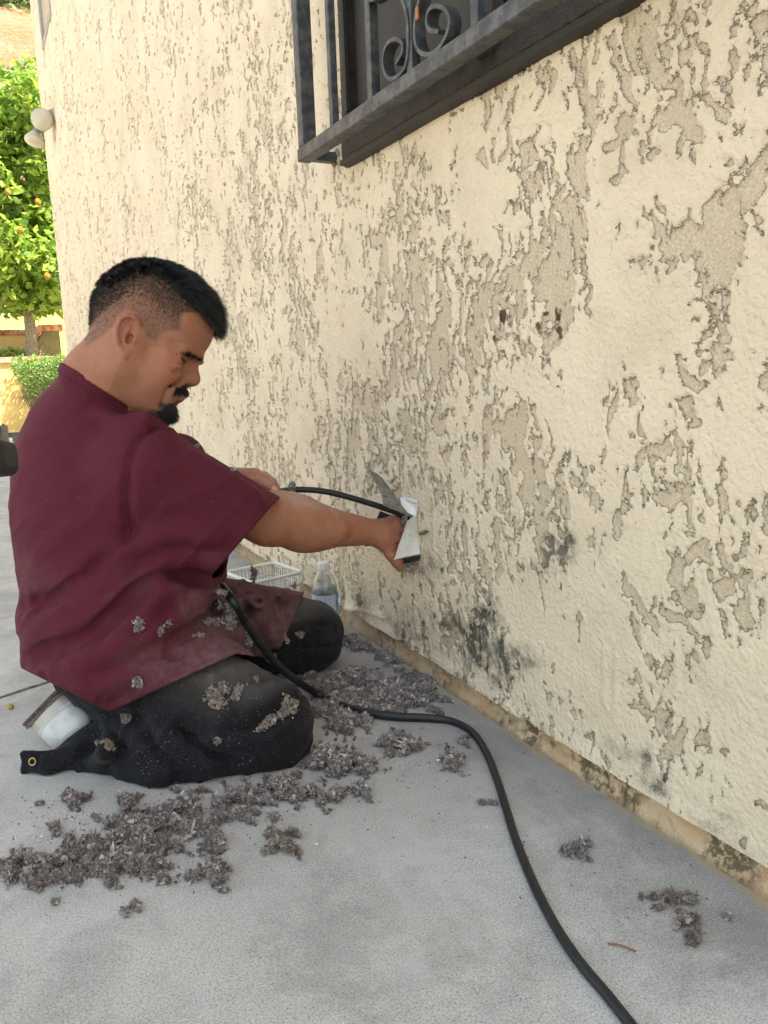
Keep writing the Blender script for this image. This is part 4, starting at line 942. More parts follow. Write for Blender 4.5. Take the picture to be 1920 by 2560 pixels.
# --- skin colouring: hair-bearing zones carry dense stubble
HAIRPOLY = [(150, 1040), (300, 960), (440, 870), (480, 790), (560, 730), (640, 760), (690, 860), (740, 1000), (850, 1030), (900, 945), (1090, 915), (1112, 750), (1250, 735), (1375, 835), (1520, 700), (1500, 300), (900, -60), (300, 60), (20, 700), (100, 1040)]
HP = np.array([hl(hpx(*Z2(*q), .055))[:2] for q in HAIRPOLY])
def inpoly(q, poly):
    x, y = q[:, 0], q[:, 1]; r = np.zeros(len(q), bool); n = len(poly)
    for i in range(n):
        x0, y0 = poly[i]; x1, y1 = poly[(i+1) % n]
        c = ((y0 > y) != (y1 > y)) & (x < (x1-x0)*(y-y0)/(y1-y0+1e-12)+x0); r ^= c
    return r
def pdist(q, poly, closed=True):
    d = np.full(len(q), 1e9); n = len(poly)
    for i in range(n if closed else n-1):
        a = poly[i]; b_ = poly[(i+1) % n]; ab = b_-a; t = np.clip(((q-a)@ab)/(ab@ab+1e-12), 0, 1); d = np.minimum(d, np.linalg.norm(q-a-t[:, None]*ab, axis=1))
    return d
FADE = np.array([hl(hpx(*Z2(*q), .06))[:2] for q in [(120, 560), (330, 520), (560, 400), (800, 350), (960, 470), (1080, 590), (1230, 680), (1390, 800)]])
def hair_dark(L):
    """0 = bare skin ... 1 = full dark hair, from head-frame positions"""
    q = L[:, :2]; ins = inpoly(q, HP); e = np.where(ins, pdist(q, HP), -pdist(q, HP))
    up = np.interp(q[:, 0], FADE[:, 0], FADE[:, 1])-q[:, 1]               # distance below the fade line
    full = 1-sstep(-.008, .034, up)
    backz = sstep(.015, -.045, q[:, 0])*.56*sstep(.11, .02, up)
    base = .56+.22*sstep(.06, .0, up)
    d = np.maximum(full, np.maximum(base, backz+.25))
    top = np.abs(L[:, 2]) < .052
    d = np.where(top & (q[:, 1] > .05), np.maximum(d, 1.0), d)
    return np.clip(d*sstep(-.001, .006, e), 0, 1)*(L[:, 1] > -.075), e
L = hl(P)
hdk, _e = hair_dark(L); inhead = (np.linalg.norm(L-[0.02, .0, 0], axis=1) < .20) & (L[:, 1] > -.14)
hdk = hdk*inhead
def gb(L, c, r, sym=True):
    l = L.copy(); l[:, 2] = np.abs(l[:, 2]) if sym else l[:, 2]; return np.exp(-(((l-np.array(c))/np.array(r))**2).sum(1))
nz = fbm(P[:, 0]*45, P[:, 1]*45, P[:, 2]*45, 3)
skin = np.array([.345, .142, .075]); col = np.repeat(skin[None], len(P), 0)*(1+.16*nz[:, None])
red = np.clip(.8*gb(L, (.08, -.03, .045), (.03, .035, .03))+.6*gb(L, (.12, -.026, 0), (.02, .016, .02))+.6*gb(L, (.0, -.02, .085), (.02, .035, .012)), 0, 1)*inhead
col = col*(1-red[:, None])+np.array([.37, .125, .080])*red[:, None]
hands = np.maximum(np.exp(-(np.linalg.norm(P-C(985, 1345, 1.70), axis=1)/.05)**2), np.exp(-(np.linalg.norm(P-C(660, 1215, 1.60), axis=1)/.04)**2))
col = col*(1-.6*hands[:, None])+np.array([.45, .17, .115])*.6*hands[:, None]
lips = gb(L, (.118, -.0575, 0), (.014, .011, .020), False)*inhead; col = col*(1-.6*lips[:, None])+np.array([.30, .105, .085])*.6*lips[:, None]
# grey dust on the upper side of the near forearm and shoulder line
q = P-ELR; ax_ = unit(WRR-ELR); up_ = (q-np.outer(q@ax_, ax_))@UPV; dust = sstep(.022, .048, up_)*sstep(-.02, .05, q@ax_)*(.5+.6*np.clip(nz+.4, 0, 1))*(P[:, 0] > -.27)
dust = np.clip(dust, 0, .75); col = col*(1-.55*dust[:, None])+np.array([.42, .33, .29])*.55*dust[:, None]
stub = np.array([.050, .036, .029]); hk = np.clip(hdk*(.80+.10*nz)+.18*sstep(.7, .95, hdk), 0, .98)[:, None]; col = col*(1-hk)+stub*hk
# beard shadow, brows
def bmask(L):
    l = L.copy(); a = np.abs(l[:, 2]); f, u = l[:, 0], l[:, 1]
    mous = np.exp(-(((u+.0450+.55*np.clip(a-.010, 0, 1))/.0060)**2))*(a < .034)*(f > .093)
    gota = sstep(-.074, -.084, u+.45*np.clip(.118-f, 0, 1))*sstep(.044, .030, a)*sstep(.074, .096, f)*sstep(-.140, -.130, u)
    side = .35*np.exp(-(((a-.031)/.005)**2))*(u < -.062)*(u > -.085)*(f > .085)
    return np.clip(mous*1.1, 0, 1), np.clip(gota, 0, 1), side
mo, go, si = bmask(L); bk = np.clip(np.maximum(np.maximum(mo, go), si), 0, 1)*inhead*.86
cheekst = .22*sstep(-.05, -.09, L[:, 1])*(L[:, 0] > .02)*inhead
bk = np.maximum(bk, cheekst)[:, None]; col = col*(1-bk)+np.array([.02, .016, .014])*bk
br = np.exp(-(((L[:, 1]-.0140+.22*(np.abs(L[:, 2])-.01))/.0046)**2))*(np.abs(L[:, 2]) > .008)*(np.abs(L[:, 2]) < .056)*(L[:, 0] > .074)*inhead
br = (np.clip(br, 0, 1)*.55)[:, None]; col = col*(1-br)+np.array([.03, .022, .02])*br
lash = np.exp(-(((L[:, 1]+.0055-.06*(np.abs(L[:, 2])-.03))/.0026)**2))*(np.abs(L[:, 2]) > .018)*(np.abs(L[:, 2]) < .050)*(L[:, 0] > .080)*inhead
col = col*(1-.92*lash[:, None])
t = NT('skin'); p = t.geo(); cc = t.attr('col', 'Color'); n1 = t.noise(p, 900, 2); n2 = t.noise(p, 130, 4, .6)
t.set(Base_Color=t.mix(t.math('MULTIPLY', t.ss(n2, .40, .66), .6), cc, t.mix(.5, cc, (.30, .12, .08), 'MIX')), Roughness=t.ss(n2, .3, .7, .50, .66), Normal=t.bump(t.math('ADD', n1, t.math('MULTIPLY', n2, 1.5)), .0009, .9))
t.b.inputs['Subsurface Weight'].default_value = .08; t.b.inputs['Subsurface Radius'].default_value = (.012, .004, .002); t.b.inputs['Subsurface Scale'].default_value = .6
MSK = t.m
PERSON = mesh_obj('person', V2W(P), F, MSK, None, BASE, attrs={'col': col})
tag(PERSON, 'person kneeling in a dusty maroon t-shirt and black trousers, reaching to the wall vent', 'person')
# nails
def nail(c, ax, side, hl_, hw, name='nail'):
    ax = unit(ax); side = unit(side-ax*(np.dot(side, ax))); n_ = np.cross(ax, side); V = []; Fq = []; nu, nv = 6, 6
    for i in range(nu):
        for j in range(nv):
            a = -1+2*i/(nu-1); b_ = -1+2*j/(nv-1); s_ = math.sqrt(max(0, 1-.35*a*a*(1 if a > 0 else .4)))
            V.append(c+ax*a*hl_+side*b_*hw*s_+n_*(-.35*hw*b_*b_-.10*hl_*a*a))
    Fq = [(i*nv+j, i*nv+j+1, (i+1)*nv+j+1, (i+1)*nv+j) for i in range(nu-1) for j in range(nv-1)]
    return mesh_obj(name, V2W(np.array(V)), Fq, MNL, PERSON)
MNL = NT('nail').set(Base_Color=(.60, .34, .27), Roughness=.3).m
tp, ok = SB.trace([687], [1221], 1.4, 1.8); nail(tp[0]-[0, 0, .0022], C(691, 1227, 1.592)-C(673, 1216, 1.588), np.array([.4, 1, .2]), .0062, .0050)
# --- strands of hair
def strands(name, root_pts, dirs, lens, width, bend, mat, seg=3, cols=None):
    n = len(root_pts); V = []; rs = np.random.RandomState(4)
    d = dirs/np.linalg.norm(dirs, axis=1, keepdims=True); s = np.cross(d, rs.normal(size=(n, 3))); s /= np.linalg.norm(s, axis=1, keepdims=True); t_ = np.cross(d, s)
    rows = []
    for k in range(seg+1):
        a = k/seg; c = root_pts+d*(lens*a)[:, None]+bend*(lens*a*a)[:, None]; w_ = width*(1-.85*a)
        rows.append(np.stack([c+s*w_, c-.5*s*w_+.87*t_*w_, c-.5*s*w_-.87*t_*w_], 1))
    V = np.stack(rows, 1).reshape(-1, 3); b0 = (np.arange(n)*3*(seg+1))[:, None]; Fq = []
    for k in range(seg):
        for j in range(3):
            j2 = (j+1) % 3; Fq.append(b0+np.array([[k*3+j, k*3+j2, k*3+3+j2, k*3+3+j]]))
    at = {'tone': np.repeat(rs.rand(n) if cols is None else cols, 3*(seg+1))}
    return mesh_obj(name, V2W(V), np.concatenate(Fq), mat, PERSON, attrs=at)
t = NT('black hair'); t.set(Base_Color=t.mix(t.attr('tone'), (.007, .0065, .0075), (.026, .023, .023)), Roughness=.42); MHR = t.m
t = NT('short clipped hair'); t.set(Base_Color=t.mix(t.attr('tone'), (.022, .018, .017), (.060, .044, .037)), Roughness=.5); MHS = t.m
rs = np.random.RandomState(12)
def scalp(n):
    v = rs.normal(size=(n*3, 3)); v /= np.linalg.norm(v, axis=1, keepdims=True); v = v[(v[:, 1] > -.85)][:n]
    c = hd(.012, .035, 0); D = v@HAX; t_ = np.full(len(D), .16)
    prs = SB.near(hd(.012, .0, 0), .25)
    for _ in range(24): t_ = t_-SB.ev(c+D*t_[:, None], prs)*.9
    Pq = c+D*t_[:, None]; return Pq, D, hl(Pq)
Pq, D, Lq = scalp(52000); dk, e = hair_dark(Lq); e2 = np.where(dk > 0, 1, 0)
ear = (np.abs(Lq[:, 2]) > .072) & (np.hypot((Lq[:, 0])/.020, (Lq[:, 1]+.022)/.034) < 1)
keep = (dk > .02) & (rs.rand(len(dk)) < sstep(.50, .80, dk)*.9+.05) & ~ear; Pq, D, Lq, dk = Pq[keep], D[keep], Lq[keep], dk[keep]
long_ = (dk > .93) & (Lq[:, 1] > .035)
sh = ~long_
comb = -HU*.9-HF*.25
lensS = .0012+.0070*dk[sh]**2*(1+.4*rs.rand(sh.sum())); strands('clipped_hair', Pq[sh], D[sh]*.45+comb*1.0+rs.normal(size=(sh.sum(), 3))*.2, lensS, .00026, np.zeros(3), MHS, 1, np.clip(1-dk[sh]+.2*rs.rand(sh.sum())-.1, 0, 1))
# long top: volume shells combed forward and slightly up
k = np.where(long_)[0]; k = np.concatenate([k, k[rs.randint(len(k), size=5000)]])
Lf = Lq[k]; fr = sstep(-.06, .10, Lf[:, 0]); ln = (.013+.017*fr-.006*sstep(.075, .105, Lf[:, 0]))*(.7+.5*rs.rand(len(k)))*np.where(Lf[:, 1] > .09, 1.1, .85)
clump = np.stack([perlin(Lf[:, 0]*90, Lf[:, 1]*90, Lf[:, 2]*90+q_*31) for q_ in range(3)], 1)
dirs = D[k]*(1.2-.35*fr)[:, None]+HF*(.30+.55*fr)[:, None]+HU*(.15-.75*sstep(.05, .11, Lf[:, 0]))[:, None]+clump*.8+rs.normal(size=(len(k), 3))*.12
strands('hair', Pq[k]-D[k]*.001, dirs, ln, .00060, HF*.15-HU*.35-UPV*.05, MHR, 4, np.clip(.35+.6*clump[:, 0]+.3*rs.rand(len(k)), 0, 1))
# loose stray hairs over the forehead and crown
k2 = k[(Lq[k][:, 0] > .06)]; k2 = k2[rs.randint(len(k2), size=420)]
strands('stray_hair', Pq[k2], D[k2]+HF*.8-HU*.3*(Lq[k2][:, 0:1] > .07)+rs.normal(size=(420, 3))*.45, .024+.020*rs.rand(420), .00028, -HU*.35+HF*.3, MHR, 4)
# beard and moustache strands
def face_strands(n, test, name, ln, dirf, w_=.00045):
    v = np.stack([rs.uniform(.50, 1.35, n), rs.uniform(-1.7, -.25, n), rs.uniform(-.65, .65, n)], 1); v /= np.linalg.norm(v, axis=1, keepdims=True)
    c = hd(.03, -.0, 0); Dd = v@HAX; t_ = np.full(n, .20); prs = SB.near(hd(.05, -.05, 0), .2)
    for _ in range(30): t_ = t_-SB.ev(c+Dd*t_[:, None], prs)*.8
    Q = c+Dd*t_[:, None]; Lx = hl(Q); m = test(Lx); kk = rs.rand(n) < m; Q, Lx, Dd = Q[kk], Lx[kk], Dd[kk]
    d = dirf(Lx)@HAX+rs.normal(size=(len(Q), 3))*.22
    return strands(name, Q, d, ln*(.6+.7*rs.rand(len(Q))), w_, np.zeros(3), MHR, 2)
face_strands(90000, lambda l: bmask(l)[1]**1.5*.16, 'goatee', .0115, lambda l: np.stack([.8+0*l[:, 0], -.75+0*l[:, 0], l[:, 2]*6], 1))
face_strands(60000, lambda l: np.clip(bmask(l)[0]*.8, 0, 1)*.35, 'moustache', .0065, lambda l: np.stack([.55+0*l[:, 0], -.8+0*l[:, 0], np.sign(l[:, 2])*.7], 1))
def brow_test(l): return np.exp(-(((l[:, 1]-.0140+.22*(np.abs(l[:, 2])-.01))/.0040)**2))*(np.abs(l[:, 2]) > .009)*(np.abs(l[:, 2]) < .054)*.9
def brow():
    n = 26000; v = np.stack([np.ones(n), rs.uniform(-.1, .45, n), rs.uniform(-.8, .8, n)], 1); v /= np.linalg.norm(v, axis=1, keepdims=True)
    c = hd(.03, .0, 0); Dd = v@HAX; t_ = np.full(n, .14); prs = SB.near(hd(.05, 0, 0), .15)
    for _ in range(24): t_ = t_-SB.ev(c+Dd*t_[:, None], prs)*.8
    Q = c+Dd*t_[:, None]; l = hl(Q); kk = rs.rand(n) < brow_test(l)*.22; Q, l = Q[kk], l[kk]
    strands('eyebrows', Q, np.stack([.6+0*l[:, 0], .25+0*l[:, 0], np.sign(l[:, 2])*1.0], 1)@HAX+rs.normal(size=(len(Q), 3))*.15, .0055*(.6+.6*rs.rand(len(Q))), .0003, np.zeros(3), MHR, 2)
brow()
# ---- trousers
def trousers():
    S = SDF()
    S.ell(C(300, 1610, 1.50), (.130, .095, .150), TAX, .05)
    S.cone(C(300, 1650, 1.465), C(668, 1806, 1.415), .106, .0790, .05)
    S.cone(C(668, 1842, 1.395), C(430, 1902, 1.372), .0640, .0640, .04); S.cone(C(430, 1902, 1.372), C(225, 1893, 1.43), .0640, .052, .04)
    S.cone(C(400, 1560, 1.62), C(768, 1586, 1.80), .105, .081, .05); S.cone(C(764, 1600, 1.80), C(420, 1700, 1.80), .065, .05, .04)
    # loose cuff lying out behind the shoe
    S.ell(C(155, 1912, 1.390), (.052, .020, .036), np.stack([unit(C(250, 1905, 1.42)-C(70, 1925, 1.43)), [0, 1, 0], [0, 0, 1]]), .03)
    S.box(C(126, 1908, 1.375), (.050, .0235, .0065), np.stack([unit(C(230, 1896, 1.43)-C(70, 1908, 1.42)), unit(np.cross([0, 0, 1], unit(C(230, 1896, 1.43)-C(70, 1908, 1.42)))), [0, 0, 1]]), .005, .02)
    S.glob(lambda P, d: np.maximum(d, -(height(P)-.002)))
    base = list(S.p)
    def fold(pts, r, dep=0.0, k=.02, op='u', raise_=.0):
        q, ok = S.trace([a for a, _ in pts], [b for _, b in pts], 1.0, 2.0)
        q = [C(*a, 1.0)*z[2]*(1+dep/z[2]) for a, z in zip(pts, q)]
        F_.append((spline(q, 3), r, k, op))
    F_ = []
    for pts, r, dep, k, op in [
        ([(420, 1808), (490, 1820), (560, 1830), (650, 1800), (700, 1760)], .0090, -.005, .026, 's'),
        ([(400, 1772), (470, 1785), (540, 1798), (610, 1785), (680, 1735)], .012, .006, .030, 'u'),
        ([(360, 1722), (450, 1745), (560, 1790)], .006, .004, .02, 'u'), ([(380, 1715), (500, 1700), (600, 1730), (680, 1745)], .005, .004, .02, 'u'),
        ([(310, 1850), (350, 1870), (400, 1900), (440, 1945)], .005, -.001, .018, 's'), ([(280, 1800), (350, 1850), (430, 1930)], .007, .004, .022, 'u'),
        ([(380, 1840), (420, 1880), (470, 1940)], .005, -.001, .018, 's'), ([(400, 1810), (450, 1870), (540, 1920)], .007, .004, .022, 'u'),
        ([(470, 1850), (540, 1885), (620, 1895)], .005, -.001, .018, 's'), ([(520, 1840), (620, 1850), (720, 1820)], .006, .003, .022, 'u'),
        ([(235, 1860), (215, 1900), (150, 1935)], .006, -.003, .02, 's'), ([(270, 1850), (250, 1900), (190, 1945)], .008, .004, .02, 'u'),
        ([(700, 1590), (760, 1560), (830, 1560)], .004, .002, .016, 's'), ([(700, 1640), (760, 1620), (840, 1610)], .004, .002, .016, 's')]:
        fold(pts, r, dep, k, op)
    for q, r, k, op in F_: S.chain(q, r, k, op)
    def wr(P, d):
        m = np.abs(d) < .03; o = d.copy(); p = P[m]
        n = fbm(p[:, 0]*16+p[:, 1]*5, p[:, 1]*22, p[:, 2]*14, 3); r = 1-np.abs(fbm(p[:, 0]*9+3, p[:, 1]*15-p[:, 0]*6, p[:, 2]*9, 2))*2
        o[m] = o[m]-.0050*n-.0038*np.clip(r, -1, 1)**3; return o
    S.glob(wr)
    cf = cutplane((700, 1900), (90, 1962), (400, 1800))
    return S
ST = trousers()
P, F = ST.surface(.0042, (-.80, -.62, 1.12), (.02, -.02, 1.98))
t = NT('black sweatpants'); p = t.geo(); n1 = t.noise(p, 700, 2, .7); n2 = t.noise(p, 14, 4, .6); n3 = t.noise(p, 55, 4, .7)
du = t.attr('dust'); c = t.mix(t.ss(n1, .3, .7), (.006, .0065, .009), (.016, .016, .020))
c = t.mix(t.math('MULTIPLY', du, t.math('MULTIPLY_ADD', n3, .9, .3)), c, (.135, .120, .108))
sp = t.voro(p, 150); c = t.mix(t.math('MULTIPLY', t.ss(sp, .11, .07), t.math('GREATER_THAN', t.noise(p, 26, 3), .53)), c, (.45, .42, .38))
sp = t.voro(p, 420); c = t.mix(t.math('MULTIPLY', t.ss(sp, .20, .10), t.math('GREATER_THAN', t.noise(p, 60, 3), .50)), c, (.20, .19, .18))
t.set(Base_Color=c, Roughness=.92, Normal=t.bump(t.math('ADD', n1, t.math('MULTIPLY', t.noise(p, 90, 3), 1.4)), .0009, .8)); t.b.inputs['Sheen Weight'].default_value = .06; t.b.inputs['Sheen Roughness'].default_value = .5; t.b.inputs['Specular IOR Level'].default_value = .15; MTP = t.m
hN = height(P.astype(np.float32)); px_, py_ = 960+FPX*P[:, 0]/P[:, 2], 1280-FPX*P[:, 1]/P[:, 2]
dz = np.clip(sstep(.10, .18, hN)*.95+.25*fbm(P[:, 0]*14, P[:, 1]*14, P[:, 2]*14, 3), 0, 1)*sstep(330, 560, px_)
TR = mesh_obj('trousers', V2W(P), F, MTP, PERSON, attrs={'dust': dz})
# brass eyelet near the cuff end
q, ok = ST.trace([84], [1902], 1.2, 1.7); c0 = q[0]
m = MB(); ring = [c0+[.0062*math.cos(a)*.85, .0062*math.sin(a), -.0050+.001*math.cos(a)] for a in np.linspace(0, 2*math.pi, 20)]
m.tube([V2W(r) for r in ring], .0014, 8, cap=False); m.build('eyelet', simple('brass', (.55, .42, .18), .3, .9), TR, smooth=True)
# ---- shoe
e1 = unit([.69, .72, .06]); nS = unit([-.72, .69, .0]); dS = np.cross(e1, nS); dS = dS if dS[2] > 0 else -dS
SAX = np.stack([e1, nS, dS]); sc0 = C(150, 1797, 1.462)
def shoe():
    S = SDF(); c = sc0
    S.box(c+dS*.10-nS*.002, (.0435, .044, .125), SAX, .020, .01); S.ell(c-nS*.016+dS*.01, (.037, .056, .040), SAX, .02)
    S.glob(lambda P, d: np.maximum(d, -(height(P)-.002)))
    S.glob(lambda P, d: np.maximum(d, (P-c)@nS.astype(np.float32)-.030))
    for off in (.012,): pass
    return S
SS = shoe(); P, F = SS.surface(.0022, sc0-.2, sc0+[.2, .2, .32]); l = (P-sc0)@SAX.T
seam = np.exp(-((l[:, 1]-.008+.10*(l[:, 0]/.04)**2*.06)/.0011)**2)+np.exp(-((l[:, 1]+.034+.5*l[:, 0]**2/.04)/.0011)**2)*.8+np.exp(-((l[:, 1]+.038+.5*l[:, 0]**2/.04)/.001)**2)*.8
t = NT('white leather'); p = t.geo(); c = t.mix(t.ss(t.noise(p, 40, 4, .65), .4, .7), (.72, .74, .77), (.60, .59, .57)); c = t.mix(t.math('MULTIPLY', t.attr('seam'), .7), c, (.25, .23, .21)); c = t.mix(t.math('MULTIPLY', t.attr('low'), .8), c, (.50, .46, .40))
t.set(Base_Color=c, Roughness=.42, Normal=t.bump(t.noise(p, 420, 3), .0006, .6)); MSH = t.m
SHO = mesh_obj('shoe', V2W(P), F, MSH, PERSON, attrs={'seam': np.clip(seam, 0, 1), 'low': sstep(.006, .012, l[:, 1])+.5*sstep(-.02, -.035, l[:, 0])})
S = SDF(); S.box(sc0+nS*.0365+dS*.10, (.0445, .0040, .129), SAX, .0038, .003)
P, F = S.surface(.002, sc0-.2, sc0+[.2, .2, .32]); mesh_obj('sole', V2W(P), F, simple('worn pinkish rubber sole', (.46, .30, .26), .7, 0, .25, 60, .3), SHO)
S = SDF(); S.box(sc0+nS*.0295+dS*.10, (.0445, .0034, .128), SAX, .003, .003); P, F = S.surface(.0018, sc0-.2, sc0+[.2, .2, .32]); mesh_obj('midsole', V2W(P), F, simple('greyed white rubber', (.58, .55, .52), .6, 0, .12, 50, .2), SHO)
def shirt():
    S = SDF(); S.p = list(SO.p)
    NK0 = hd(-.040, -.100, 0)
    def shell(P, d):
        hem = np.maximum(np.maximum(HEMF(P), HEMB(P)), np.minimum(HEMN1(P), HEMN2(P)))
        out = np.maximum(d, -(d+.0075))
        ds = SO.sl[0](P); tors = SDF(); tors.p = [q for q in SO.p[:6]]+[SO.p[q] for q in (7, 8, 10, 11, 12)]
        dt = tors.ev(P); sleeve = (ds < dt-.004) & (P[:, 2] < 1.62)
        out = np.where(sleeve, np.maximum(out, SLV(P)), np.maximum(out, hem))
        return out
    S.glob(shell)
    S.glob(lambda P, d: np.where(np.linalg.norm(P-NCEN, axis=1) < .16, np.maximum(d, (P-NP0)@NPN), d))
    S.glob(lambda P, d: np.maximum(d, -(height(P)-.01)))
    return S
SH = shirt(); P, F = SH.surface(.0038, (-.80, -.50, 1.18), (.02, .36, 1.98))
t = NT('maroon cotton jersey'); p = t.geo(); n1 = t.noise(p, 800, 2, .7); n2 = t.noise(p, 20, 4, .6); n3 = t.noise(p, 60, 5, .75)
c = t.mix(t.ss(n1, .3, .7), (.070, .0080, .018), (.112, .0155, .031)); du = t.attr('dust')
c = t.mix(t.math('MULTIPLY', du, t.ss(n3, .30, .78, .30, .85)), c, (.22, .165, .165))
sp = t.voro(p, 110); c = t.mix(t.math('MULTIPLY', t.math('MULTIPLY', t.ss(sp, .085, .05), t.math('GREATER_THAN', t.noise(p, 24, 3), .60)), t.math('MULTIPLY_ADD', du, 1.2, .35), clamp=True), c, (.62, .52, .50))
sp = t.voro(p, 330); c = t.mix(t.math('MULTIPLY', t.math('MULTIPLY', t.ss(sp, .17, .09), t.math('GREATER_THAN', t.noise(p, 45, 3), .50)), t.math('MULTIPLY_ADD', du, 1.1, .12), clamp=True), c, (.48, .36, .36))
seam_ = t.attr('seam'); c = t.mix(t.math('MULTIPLY', seam_, .5), c, (.030, .004, .010))
t.set(Base_Color=c, Roughness=.88, Normal=t.bump(t.math('ADD', t.math('MULTIPLY', n1, .8), t.math('SUBTRACT', t.math('MULTIPLY', t.noise(p, 75, 3), .9), t.math('MULTIPLY', seam_, 1.5))), .0008, .9))
t.b.inputs['Specular IOR Level'].default_value = .25; t.b.inputs['Sheen Weight'].default_value = .06; t.b.inputs['Sheen Roughness'].default_value = .4; t.b.inputs['Sheen Tint'].default_value = (.9, .4, .55, 1); MTS = t.m
px_, py_ = 960+FPX*P[:, 0]/P[:, 2], 1280-FPX*P[:, 1]/P[:, 2]
nzz = fbm(P[:, 0]*12, P[:, 1]*12, P[:, 2]*12, 3)
du_ = np.clip(.9*sstep(360, 620, px_)*sstep(1400, 1500, py_)+.30*sstep(200, 400, px_)*sstep(1520, 1640, py_)+.30*nzz, 0, 1)*(py_ > 1380)*.75
def linem(pts, w_): return np.exp(-(seg_d(px_, py_, pts)/w_)**2)
seam = np.clip(linem([(395, 1066), (355, 1090), (330, 1130), (318, 1200), (316, 1260), (326, 1330)], 2.6)+linem([(152, 938), (230, 975), (310, 1030), (380, 1068), (440, 1078)], 2.2)*.8+linem([(688, 1228), (513, 1432)], 1.6)*.7+linem([(283, 1762), (600, 1613), (680, 1628)], 1.6)*.5, 0, 1)*(P[:, 2] < 1.60)
mesh_obj('shirt', V2W(P), F, MTS, PERSON, attrs={'dust': du_, 'seam': seam})
# collar rib
def collar():
    S = SDF(); S.p = list(SO.p)
    def band(P, d): return np.maximum(d-.0022, -(d+.0055))
    S.glob(band)
    def rg(P, d):
        h_ = (P-NP0)@NPN; return np.maximum(np.maximum(d, np.maximum(h_-.002, -h_-.015)), np.linalg.norm(P-NCEN, axis=1)-.155)
    S.glob(rg); return S
SCL = collar(); P, F = SCL.surface(.0028, (-.68, .0, 1.26), (-.28, .38, 1.72))
mesh_obj('collar', V2W(P), F, MTS, PERSON, attrs={'dust': np.zeros(len(P)), 'seam': np.zeros(len(P))})
# ================================================================== smaller things
# ---- the black hose
def hose():
    P_ = [C(1034, 1302, 1.745), C(1008, 1288, 1.705), C(960, 1270, 1.68), C(890, 1248, 1.655), (C(820, 1230, 1.635)), C(760, 1224, 1.62), C(715, 1226, 1.61), C(680, 1236, 1.61), C(620, 1262, 1.63), C(560, 1310, 1.66), C(530, 1380, 1.64), C(548, 1450, 1.585)]
    q1, _ = SO.trace([575, 605, 640, 672], [1500, 1550, 1600, 1640], 1.0, 2.0)
    mid = [C(580, 1497, q1[0][2]-.004), C(612, 1552, q1[1][2]-.012), C(648, 1606, q1[2][2]-.012), C(684, 1652, 1.555)]
    pts = [V2W(p) for p in P_+mid]; r = [.0064]*8+[.0070]*4+[.0078]*4
    pts.append(pix(735, 1697, 1.585)); r.append(.0082)
    for x, y, rr in ((800, 1738, .0085), (866, 1768, .0088), (930, 1784, .0090), (1000, 1792, .0092), (1070, 1795, .0096), (1130, 1803, .0100), (1180, 1830, .0102), (1215, 1880, .0103), (1243, 1950, .0104), (1265, 2020, .0104), (1290, 2100, .0105), (1330, 2200, .0105), (1380, 2300, .0106), (1445, 2400, .0106), (1520, 2490, .0107), (1600, 2590, .0107), (1700, 2700, .0108)):
        rr = min(rr, .0098-.30*max(0, rr-.0082)*3)*(.93 if rr < .0098 else .82); g_ = on_ground(x, y, rr); pts.append(g_); r.append(rr)
    pr = spline([np.append(p, q) for p, q in zip(pts, r)], 8); rs = np.random.RandomState(2)
    m = MB(); m.tube([p[:3] for p in pr], [p[3] for p in pr], 18)
    t = NT('black rubber'); p = t.geo(); n = t.noise(p, 60, 4, .7); c = t.mix(t.ss(n, .35, .7), (.006, .0065, .009), (.016, .017, .021)); c = t.mix(t.ss(t.noise(p, 25, 5, .8), .64, .76, 0, .35), c, (.10, .09, .08))
    t.set(Base_Color=c, Roughness=t.ss(n, .3, .7, .36, .55), Normal=t.bump(t.noise(p, 500, 2), .0003, .6))
    o = m.build('hose', t.m, None, on_ground(1110, 1790), smooth=True); tag(o, 'long black rubber hose running from the wall vent over the lap and across the concrete', 'hose')
hose()
